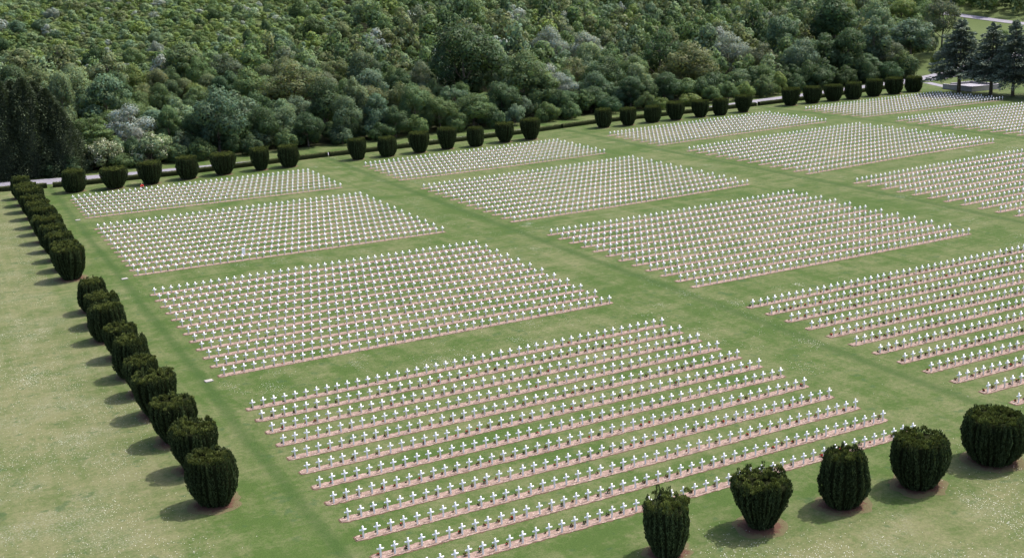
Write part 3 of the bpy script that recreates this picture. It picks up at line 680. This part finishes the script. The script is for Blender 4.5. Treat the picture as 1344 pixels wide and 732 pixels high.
H0 = 12.0
PROTO = {
 'round': [(crown_mesh(200+i, H0, 5.4, 1.6, 34, 8200, 0.40, (0.22, 0.38)), trunk_mesh(200+i, H0, 0.30)) for i in range(4)],
 'tall':  [(crown_mesh(220+i, H0, 3.7, 1.8, 32, 6800, 0.38, (0.26, 0.44)), trunk_mesh(220+i, H0, 0.28, 8, 0.24)) for i in range(3)],
 'airy':  [(crown_mesh(240+i, H0, 5.0, 2.6, 44, 5200, 0.33, (0.15, 0.27)), trunk_mesh(240+i, H0, 0.26, 11, 0.40)) for i in range(3)],
 'silver':[(crown_mesh(260+i, H0, 5.2, 1.2, 36, 8500, 0.32, (0.20, 0.34), 0.25), trunk_mesh(260+i, H0, 0.28, 8, 0.33)) for i in range(2)],
 'shrub': [(crown_mesh(280+i, H0*0.5, 3.7, 0.1, 24, 4200, 0.36, (0.24, 0.40)), trunk_mesh(280+i, H0*0.5, 0.16, 7, 0.4, 0, 0.7)) for i in range(3)],
}
HP_ = {'round': H0, 'tall': H0, 'airy': H0, 'silver': H0, 'shrub': H0*0.5}
WP_ = {'round': 11.4, 'tall': 8.4, 'airy': 10.6, 'silver': 11.0, 'shrub': 8.0}
COLR = {  # true leaf colours
 'green': (0.074, 0.114, 0.046), 'dark green': (0.044, 0.074, 0.034), 'blue-green': (0.074, 0.114, 0.068), 'grey': (0.185, 0.21, 0.19), 'olive': (0.092, 0.112, 0.052),
 'yellow-green': (0.100, 0.138, 0.042), 'pale green': (0.112, 0.156, 0.082), 'brownish': (0.086, 0.108, 0.066), 'white-flowered': (0.105, 0.138, 0.070)}
tree_log = []
def place_tree(x, y, H, W, form, colour, label=None, cat='tree', group=None):
    R = np.random.default_rng(int(abs(x*131+y*71)) % 100000)
    cm, tm = PROTO[form][int(R.integers(0, len(PROTO[form])))]
    sz = H/HP_[form]; sx = W/WP_[form]; rz = R.uniform(0, 6.28)
    t = bpy.data.objects.new('broadleaf_tree' if form != 'shrub' else 'shrub', None); COL.objects.link(t); t.location = (x, y, z1(x, y)-0.1)
    c = obj('crown', cm, t, (0, 0, 0), rz, (sx, sx, sz)); k = np.array(COLR[colour])*R.uniform(0.88, 1.12)*np.array([R.uniform(.93, 1.07), 1, R.uniform(.92, 1.08)])
    c.color = (*k, 1)
    obj('trunk', tm, t, (0, 0, 0), rz, (sx, sx, sz))
    tree_log.append((t, x, y, H, W, form, colour, label))
    return t
# recognisable trees: picture column, top row, width in pixels, world depth, form, colour
TREES = [
 (90, 97, 48, 186, 'round', 'pale green'), (145, 100, 78, 190, 'round', 'blue-green'), (175, 138, 66, 172, 'silver', 'grey'), (186, 168, 32, 162, 'silver', 'grey'), (225, 140, 42, 168, 'round', 'green'),
 (236, 126, 36, 182, 'airy', 'brownish'), (214, 113, 38, 200, 'round', 'green'), (290, 117, 78, 160, 'round', 'blue-green'), (346, 142, 52, 163, 'round', 'dark green'), (385, 79, 98, 186, 'airy', 'olive'),
 (428, 108, 62, 168, 'round', 'dark green'), (332, 92, 62, 198, 'round', 'green'), (470, 100, 40, 166, 'tall', 'pale green'), (496, 122, 40, 161, 'tall', 'blue-green'), (480, 70, 54, 206, 'round', 'blue-green'),
 (526, 111, 48, 170, 'round', 'olive'), (440, 71, 54, 212, 'airy', 'olive'), (547, 114, 46, 162, 'round', 'green'), (578, 129, 46, 158.5, 'round', 'green'), (555, 82, 44, 196, 'silver', 'brownish'),
 (612, 38, 98, 186, 'round', 'dark green'), (652, 62, 60, 194, 'round', 'blue-green'), (690, 72, 78, 172, 'round', 'green'), (716, 96, 48, 164, 'tall', 'green'), (746, 92, 34, 176, 'tall', 'pale green'), (742, 120, 48, 160, 'round', 'dark green'),
 (776, 116, 50, 162, 'round', 'dark green'), (622, 126, 62, 158.5, 'round', 'green'), (722, 37, 54, 226, 'silver', 'grey'), (768, 44, 58, 214, 'silver', 'grey'), (774, 58, 54, 196, 'round', 'pale green'),
 (802, 56, 40, 200, 'tall', 'green'), (830, 72, 46, 186, 'silver', 'brownish'), (780, 98, 52, 166, 'round', 'blue-green'), (828, 101, 50, 160, 'round', 'dark green'), (866, 40, 70, 188, 'airy', 'dark green'),
 (904, 58, 78, 170, 'round', 'olive'), (872, 98, 50, 162, 'round', 'dark green'), (956, 44, 64, 192, 'silver', 'grey'), (968, 92, 50, 164, 'round', 'blue-green'), (1026, 24, 64, 190, 'round', 'blue-green'),
 (1050, 54, 54, 168, 'round', 'blue-green'), (1000, 56, 46, 178, 'airy', 'brownish'), (1000, 88, 44, 162, 'round', 'green'), (1094, -6, 72, 190, 'tall', 'dark green'), (1082, 44, 60, 170, 'tall', 'dark green'),
 (1146, 22, 52, 170, 'tall', 'blue-green'), (1182, 1, 54, 212, 'round', 'yellow-green'), (1148, 2, 50, 204, 'round', 'pale green'), (1194, 25, 62, 176, 'tall', 'blue-green'), (1236, -8, 56, 184, 'airy', 'brownish'),
 (1112, 40, 60, 164, 'round', 'dark green'), (1168, 52, 48, 166, 'airy', 'brownish'), (1215, 5, 50, 205, 'round', 'green'), (930, 75, 40, 176, 'round', 'green'), (660, 110, 50, 162, 'round', 'dark green'), (455, 130, 46, 159, 'round', 'blue-green'),
 (520, 140, 40, 157.5, 'round', 'dark green'), (405, 150, 46, 158, 'round', 'dark green'), (255, 150, 44, 163, 'round', 'dark green'), (1060, 85, 50, 162, 'round', 'dark green'), (1135, 70, 48, 162, 'tall', 'dark green'), (935, 95, 44, 164, 'round', 'dark green')]
SHRUBS = [
 (135, 184, 56, 157, 'white-flowered'), (200, 176, 62, 157, 'white-flowered'), (108, 186, 34, 160, 'white-flowered'), (232, 188, 44, 157, 'green'), (160, 200, 40, 155.5, 'green'), (376, 170, 38, 156, 'green'), (330, 178, 40, 156, 'dark green'), (265, 182, 40, 156, 'green'),
 (450, 165, 40, 156, 'blue-green'), (500, 160, 42, 156, 'dark green'), (545, 152, 40, 156, 'green'), (600, 146, 40, 156, 'green'), (648, 142, 40, 155.5, 'dark green'), (676, 138, 32, 155, 'blue-green'), (718, 133, 40, 155.5, 'green'), (750, 134, 36, 155, 'green'),
 (800, 126, 36, 156, 'dark green'), (848, 122, 32, 155, 'green'), (866, 127, 30, 153.5, 'yellow-green'), (905, 122, 34, 154, 'yellow-green'), (935, 114, 32, 154, 'green'), (956, 108, 32, 154, 'green'), (978, 106, 30, 153.5, 'yellow-green'), (1002, 100, 36, 154.5, 'green'), (1022, 96, 28, 155.5, 'yellow-green'),
 (1045, 98, 34, 156, 'dark green'), (1075, 92, 40, 157, 'dark green'), (1110, 88, 40, 157, 'dark green'), (1140, 84, 40, 158, 'dark green'), (1165, 80, 40, 158, 'dark green'), (1190, 72, 40, 160, 'dark green'),
 (95, 203, 36, 155, 'dark green'), (70, 208, 40, 156, 'dark green')]
Ru = np.random.default_rng(8)
for px_ in np.arange(118, 1200, 21.0):
    SHRUBS.append((float(px_+Ru.uniform(-7, 7)), None, float(Ru.uniform(34, 50)), float(Ru.uniform(159, 164)), str(Ru.choice(['dark green', 'dark green', 'green', 'blue-green']))))
def from_pixels(px, top, wpx, yw):
    x, y, z, py, w = at_depth(px, yw)
    if top is None: top = py-Ru.uniform(24, 36)
    H = (py-top)*w/FPX*1.0; W = wpx*w/FPX
    return x, y, max(H, 1.5), W
for px, top, wpx, yw, form, colr in TREES:
    x, y, H, W = from_pixels(px, top, wpx, yw); place_tree(x, y, H, W*1.05, form, colr)
for px, top, wpx, yw, colr in SHRUBS:
    x, y, H, W = from_pixels(px, top, wpx, yw); place_tree(x, y, H, W, 'shrub', colr)
# dark single shrubs on the open slope: column, row of the foot, width, height in pixels
SLOPE = [(75, 10, 24, 16, 'dark green'), (5, 72, 20, 18, 'dark green'), (128, 96, 44, 32, 'dark green'), (175, 90, 34, 24, 'green'), (232, 34, 16, 10, 'dark green'), (282, 30, 24, 16, 'dark green'), (262, 38, 16, 14, 'dark green'), (206, 78, 26, 22, 'grey'), (250, 88, 42, 22, 'grey'),
         (246, 106, 34, 20, 'green'), (327, 62, 20, 20, 'dark green'), (350, 50, 18, 20, 'dark green'), (365, 84, 52, 36, 'blue-green'), (412, 52, 38, 26, 'dark green'), (25, 48, 30, 18, 'blue-green'), (55, 45, 26, 18, 'blue-green'), (70, 28, 24, 16, 'grey'), (48, 100, 30, 14, 'dark green'), (92, 96, 18, 22, 'green'),
         (165, 50, 22, 14, 'dark green'), (258, 62, 20, 14, 'green'), (205, 60, 22, 16, 'pale green'), (420, 88, 34, 22, 'olive'), (448, 60, 36, 26, 'olive'), (395, 30, 34, 26, 'green')]
SLOPE += [(1228, 88, 16, 18, 'yellow-green'), (1240, 72, 18, 14, 'green'), (1222, 70, 20, 24, 'pale green'), (1262, 60, 16, 12, 'yellow-green'), (1312, 52, 20, 12, 'green'), (1336, 62, 22, 14, 'yellow-green'), (1290, 84, 16, 10, 'green')]
for px, py, wpx, hpx, colr in SLOPE:
    p = ground_at(px, py); w = float(proj(*p)[2]); place_tree(p[0], p[1], hpx*w/FPX*1.1, wpx*w/FPX, 'shrub', colr)

# infill of the wood: random but spaced, nearest ones as trees of their own, the rest as one mass
TK = np.zeros((9000, 3)); NT = len(tree_log); TK[:NT] = [(a[1], a[2], a[4]*0.5) for a in tree_log]
def crowded(x, y, r, f=0.75):
    T = TK[:NT]; return bool(((T[:, 0]-x)**2+(T[:, 1]-y)**2 < (f*(T[:, 2]+r))**2).any())
Rf = np.random.default_rng(99)
cand = []
for _ in range(26000):
    D = math.sqrt(Rf.uniform(240**2, 600**2)); a = Rf.uniform(-0.03, 0.95)
    cand.append((D, CX+D*math.sin(a), CY+D*math.cos(a)))
cand.sort()
mass = []; extra = 0
for D, x, y in cand:
    if y < 158 and x < 246: continue
    if x > 205 and y < 175: continue
    z = z1(x, y); px, py, w = (float(q) for q in proj(x, y, z))
    if px < -70 or px > 1420: continue
    if px > 1218 and py > 14 and y < 420 and not (py < 20 and px > 1262): continue       # meadow and hillside road
    if px > 1230 and -10 < py < 36: 
        rp = r0+(r2-r0)*((px-1262)/82.0)
        if py > 16+(px-1262)*0.14: continue
    if py < -14-1563*14/D: continue
    open_slope = px < 470-max(0, (40-py))*0.6 and py < 128-(px/470)*42
    if px < 112 and y < 180: continue
    if open_slope:
        r = Rf.uniform(1.1, 2.4)*(1.7 if Rf.random() < 0.22 else 1.0); H = r*Rf.uniform(0.9, 1.5); form = 'shrub'; colr = Rf.choice(['yellow-green', 'green', 'olive', 'pale green', 'grey', 'blue-green'], p=[.30, .26, .14, .14, .04, .12]); f = 0.58
    else:
        r = Rf.uniform(3.0, 6.4) if D < 430 else Rf.uniform(2.6, 5.2); H = r*Rf.uniform(1.75, 2.7); form = Rf.choice(['round', 'tall', 'airy', 'silver'], p=[.55, .22, .15, .08])
        colr = 'grey' if form == 'silver' and Rf.random() < .6 else Rf.choice(['green', 'dark green', 'olive', 'blue-green', 'pale green', 'yellow-green', 'brownish'], p=[.31, .2, .16, .13, .09, .06, .05]); f = 0.70
    if crowded(x, y, r, f): continue
    TK[NT] = (x, y, r); NT += 1
    if not open_slope and extra < 130 and px > -20 and px < 1364:
        extra += 1; place_tree(x, y, H, 2.1*r, str(form), str(colr))
    else: mass.append((x, y, z, r, H, str(form), str(colr), open_slope, D))
LOW = {'tree': [crown_geo(400+i, H0, 5.2, 1.0, 18, 900, 0.92, (0.28, 0.44)) for i in range(5)], 'tall': [crown_geo(410+i, H0, 3.8, 1.0, 16, 760, 0.86, (0.30, 0.48)) for i in range(3)],
       'shrub': [crown_geo(420+i, 6.0, 3.7, 0.1, 12, 520, 0.72, (0.28, 0.46)) for i in range(5)]}
def mass_object(name, items, label, cat):
    Vs, Fs, Cs, Ns, off = [], [], [], [], 0
    for x, y, z, r, H, form, colr, op, D in items:
        k = 'shrub' if form == 'shrub' else ('tall' if form == 'tall' else 'tree')
        V, F, c, nn = LOW[k][int(Rf.integers(0, len(LOW[k])))]
        hp, wp = (6.0, 4.0) if k == 'shrub' else (H0, 5.7 if k == 'tree' else 4.2)
        a = Rf.uniform(0, 6.28); cs, sn = math.cos(a)*r/wp, math.sin(a)*r/wp
        Vs.append(np.stack([V[:, 0]*cs-V[:, 1]*sn+x, V[:, 0]*sn+V[:, 1]*cs+y, V[:, 2]*H/hp+z-0.1], -1)); Fs.append(F+off); off += len(V)
        Cs.append((1+(c-1)*0.7)*np.array(COLR[colr])*Rf.uniform(0.85, 1.15)*(1.25 if op else 1.05)); Ns.append(np.stack([nn[:, 0]*math.cos(a)-nn[:, 1]*math.sin(a), nn[:, 0]*math.sin(a)+nn[:, 1]*math.cos(a), nn[:, 2]], -1))
    o = obj(name, mesh_np(name, np.concatenate(Vs), np.concatenate(Fs), M_LEAF, np.concatenate(Cs), nrm=np.concatenate(Ns)))
    tag(o, label, cat, kind='stuff')
mass_object('far_wood', [q for q in mass if not q[7]], 'dense mixed wood covering the far hillside', 'wood')
mass_object('scrub', [q for q in mass if q[7]], 'low mixed scrub and bushes covering the open slope', 'scrub')
print('TREES', len(tree_log), 'MASS', len(mass))

# white blossom on the flowering shrubs
for t, x, y, H, W, form, colour, lab in tree_log:
    if colour != 'white-flowered': continue
    cr = [c for c in t.children if c.name.startswith('crown')][0]; me0 = cr.data; co = np.zeros(len(me0.vertices)*3, np.float32); me0.vertices.foreach_get('co', co)
    R = np.random.default_rng(int(x*9)); co = co.reshape(-1, 4, 3).mean(1); cent = co[R.integers(0, len(co), 26)]
    dm = np.min(np.linalg.norm(co[:, None]-cent[None], axis=2), 1); sel = np.where((dm < 0.75) & (co[:, 2] > 1.2) & (R.uniform(0, 1, len(co)) < 0.6))[0]
    P = co[sel]*np.array(cr.scale); cs, sn = math.cos(cr.rotation_euler.z), math.sin(cr.rotation_euler.z)
    P = np.stack([P[:, 0]*cs-P[:, 1]*sn, P[:, 0]*sn+P[:, 1]*cs, P[:, 2]+0.08], -1); n = len(P); d = unit(P-[0, 0, H*0.4])
    V, F = leaves(P, R.normal(size=(n, 3))+d*0.2, R.uniform(0.18, 0.42, n), R.uniform(0.15, 0.32, n), R, 0.1)
    me = mesh_np('blossom', V, F, M_LEAF, np.repeat(np.array([[0.55, 0.54, 0.42]])*R.uniform(0.8, 1.1, (n, 1)), 4, 0), nrm=np.repeat(d, 4, 0)); obj('blossom', me, t)

# labels: tier by depth, order along the tier
GWD = {'round': 'round-crowned', 'tall': 'tall narrow', 'airy': 'open-branched', 'silver': 'soft-crowned', 'shrub': 'bushy'}
tiers = [('at the front edge of the wood', lambda a: a[5] != 'shrub' and a[2] < 166), ('in the second line of the wood', lambda a: a[5] != 'shrub' and 166 <= a[2] < 188), ('in the third line of the wood', lambda a: a[5] != 'shrub' and 188 <= a[2] < 216),
         ('deep in the wood', lambda a: a[5] != 'shrub' and a[2] >= 216), ('at the foot of the wood', lambda a: a[5] == 'shrub' and a[2] < 168), ('on the scrubby slope', lambda a: a[5] == 'shrub' and a[2] >= 168 and a[1] < 215), ('on the meadow behind the cedars', lambda a: a[5] == 'shrub' and a[2] >= 168 and a[1] >= 215)]
for words_, fn in tiers:
    sel = sorted([a for a in tree_log if fn(a)], key=lambda a: float(proj(a[1], a[2], z1(a[1], a[2]))[0]))
    for k, a in enumerate(sel):
        shr = a[5] == 'shrub'
        tag(a[0], f'{GWD[a[5]]} {a[6]} {"shrub" if shr else "tree"} {words_}, {ordinal(k+1)} from left', 'shrub' if shr else 'tree', 'shrubs below the wood and on the slope' if shr else 'broadleaf trees of the wood')

# ------------------------------------------------------------------ conifers
def conifer_geo(seed, H, Rb, kind):
    R = np.random.default_rng(seed); mb = MB()
    mb.tube([(0, 0, -0.4), (0.05, 0, H*0.4), (0, 0.05, H*0.97)], [0.42*H/18, 0.28*H/18, 0.04], 9)
    Ps, Ds, Ls, Ws = [], [], [], []
    if kind == 'cedar':
        z = H*0.235; tiersz = []
        while z < H*0.97: tiersz.append(z); z += R.uniform(0.030, 0.048)*H
        for z in tiersz:
            u = max(0.0, (z-H*0.235)/(H*0.75)); rad = Rb*(1-u)**0.75*R.uniform(0.8, 1.1)+0.35; nb = int(R.integers(4, 8)); a0 = R.uniform(0, 6.28)
            for k in range(nb):
                a = a0+k*6.283/nb+R.uniform(-.3, .3); L = rad*R.uniform(0.65, 1.15); dz = R.uniform(-0.10, 0.14)*L+R.normal()*0.25
                tip = np.array([L*math.cos(a), L*math.sin(a), z+dz-0.08*L]); midp = np.array([0.5*L*math.cos(a), 0.5*L*math.sin(a), z+dz+0.05*L]); b = np.array([0, 0, z])
                mb.tube([b, midp, tip], [0.09*L/4+0.02, 0.05*L/4+0.01, 0.01], 5)
                n = int(44*L+20); t = R.uniform(0.18, 1.05, n); wv = (0.16+0.30*np.sin(np.clip(t, 0, 1)*math.pi*0.85))*L*0.62
                s = R.uniform(-1, 1, n)*wv; P = b*(1-t)[:, None]**2+2*midp*((1-t)*t)[:, None]+tip*(t**2)[:, None]
                P = P+np.stack([-math.sin(a)*s, math.cos(a)*s, R.normal(size=n)*0.20-0.22*np.abs(s)], -1)
                Dv = np.stack([math.cos(a)*np.ones(n)-math.sin(a)*s*0.6, math.sin(a)*np.ones(n)+math.cos(a)*s*0.6, R.uniform(-0.35, 0.25, n)], -1)
                Ps.append(P); Ds.append(Dv); Ls.append(R.uniform(0.35, 0.75, n)); Ws.append(R.uniform(0.16, 0.34, n))
    else:
        n = 13000; u = R.uniform(0, 1, n)**1.15; a = R.uniform(0, 6.28, n)
        rad = Rb*(1-u**1.6)**0.75*(1+0.12*np.sin(5*a+u*9)+0.10*np.sin(11*a-u*17))*R.uniform(0.80, 1.06, n)+0.15
        Ps.append(np.stack([rad*np.cos(a), rad*np.sin(a), 0.15+u*H*0.985], -1)); Ds.append(np.stack([np.cos(a), np.sin(a), R.uniform(-0.4, 1.1, n)], -1)+R.normal(size=(n, 3))*0.25)
        Ls.append(R.uniform(0.35, 0.75, n)); Ws.append(R.uniform(0.16, 0.30, n))
    P, Dv, L, W = (np.concatenate(q) for q in (Ps, Ds, Ls, Ws))
    V, F = leaves(P, Dv, L, W, R, 0.15); c = np.repeat(R.uniform(0.75, 1.28, (len(P), 1))*np.ones((1, 3)), 4, 0)
    if kind != 'cedar':
        na = 20; A = np.linspace(0, 2*math.pi, na, endpoint=False); U = np.linspace(0, 0.97, 9); AA, UU = np.meshgrid(A, U); RR = Rb*(1-UU**1.6)**0.75*0.80
        cv = np.stack([RR*np.cos(AA), RR*np.sin(AA), 0.1+UU*H], -1).reshape(-1, 3); i = np.arange(na*9).reshape(9, na)
        cf = np.stack([i[:-1], np.roll(i[:-1], -1, 1), np.roll(i[1:], -1, 1), i[1:]], -1).reshape(-1, 4)
        F = np.concatenate([F, cf+len(V)]); V = np.concatenate([V, cv]); c = np.concatenate([c, np.full((len(cv), 3), 0.6)])
    return mesh_np('crown', V, F, M_NEEDLE, c), mb.mesh('trunk', M_BARK, True)
def place_conifer(x, y, H, geo, H_, sx, colr, name, label, group, rz):
    t = bpy.data.objects.new(name, None); COL.objects.link(t); t.location = (x, y, z1(x, y)); tag(t, label, 'conifer' if name != 'cedar_tree' else 'cedar', group)
    c = obj('crown', geo[0], t, (0, 0, 0), rz, (sx, sx, H/H_)); c.color = (*colr, 1); obj('trunk', geo[1], t, (0, 0, 0), rz, (sx, sx, H/H_))
CED = [conifer_geo(500+i, 18.0, 6.6, 'cedar') for i in range(3)]
for k, (x, y, H, sx, lab) in enumerate([(217.6, 123.4, 18.6, 1.25, 'tall dark cedar with layered branches, directly in front of the stone terrace'), (219.3, 114.6, 17.8, 1.15, 'tall dark cedar with bare lower trunk, between the terrace and its neighbour'),
                                        (220.4, 108.8, 18.6, 1.1, 'tall dark cedar standing at the corner of the rearmost far-right block'), (222.5, 101.0, 17.0, 1.0, 'dark cedar at the right edge, only its branches in view')]):
    place_conifer(x, y, H, CED[k % 3], 18.0, sx, (0.120, 0.150, 0.112), 'cedar_tree', lab, 'cedars by the terrace', k*1.7)
DRK = [conifer_geo(520+i, 18.0, 4.9, 'dense') for i in range(2)]
for k, (px, top, yw, sx) in enumerate([(-26, 108, 163, 1.2), (-4, 104, 166, 1.2), (14, 103, 161, 1.15), (30, 106, 165, 1.15), (46, 103, 160, 1.15), (60, 107, 164, 1.1), (74, 116, 160, 1.05), (86, 136, 158, 0.95)]):
    x, y, z, py, w = at_depth(px, yw); H = (py-top)*w/FPX
    place_conifer(x, y, H, DRK[k % 2], 18.0, sx, (0.048, 0.064, 0.036), 'conifer_tree', f'tall dense dark conifer beyond the yew column, {"cut by left edge" if k == 0 else ordinal(k)+" from left edge"}', 'dark conifers at the left', k*1.3)

# ------------------------------------------------------------------ daisies in the lawn (uncountable)
Rd = np.random.default_rng(321); pts = []
def daisies(n, xr, yr, clus, spread):
    cx = Rd.uniform(*xr, clus); cy = Rd.uniform(*yr, clus); pw = np.minimum(Rd.pareto(1.6, clus)+0.1, 4.0); k = Rd.choice(clus, n, p=pw/pw.sum()); s = spread*Rd.uniform(0.4, 1.5, clus)
    x = cx[k]+Rd.normal(size=n)*s[k]*0.9; y = cy[k]+Rd.normal(size=n)*s[k]*1.4
    pts.append(np.stack([x, y], -1))
daisies(9000, (-36, -10.5), (-48, 130), 420, 1.6); daisies(6000, (-32, -10.5), (-45, 40), 160, 1.5)
daisies(7000, (14, 56), (-60, -45.5), 80, 1.4); daisies(2500, (44, 58), (-45, 140), 120, 1.0); daisies(2000, (95, 115), (-10, 140), 90, 1.2); daisies(1500, (-5, 160), (2, 10), 60, 0.8); daisies(1500, (-5, 160), (49, 56), 60, 0.8)
XY = np.concatenate(pts); n = len(XY)
beds_clear = np.ones(n, bool)
for x0 in COLS.values():
    for y0, nr in ROWS.values():
        beds_clear &= ~((XY[:, 0] > x0-1) & (XY[:, 0] < x0+45) & (XY[:, 1] < y0+1) & (XY[:, 1] > y0-(nr-1)*B_ROW-0.6))
XY = XY[beds_clear]; n = len(XY)
a = Rd.uniform(0, 6.28, n); s = Rd.uniform(0.014, 0.030, n); z = zf(XY[:, 0], XY[:, 1])+0.05
Vd = np.stack([np.stack([XY[:, 0]+s*np.cos(a+q), XY[:, 1]+s*np.sin(a+q), z+0.006*math.cos(q*2)], -1) for q in (0, 1.571, 3.142, 4.712)], 1).reshape(-1, 3)
o = obj('daisies', mesh_np('daisies', Vd, np.arange(4*n).reshape(-1, 4), M_DAISY)); tag(o, 'tiny white daisies scattered through the lawns', 'daisies', kind='stuff')
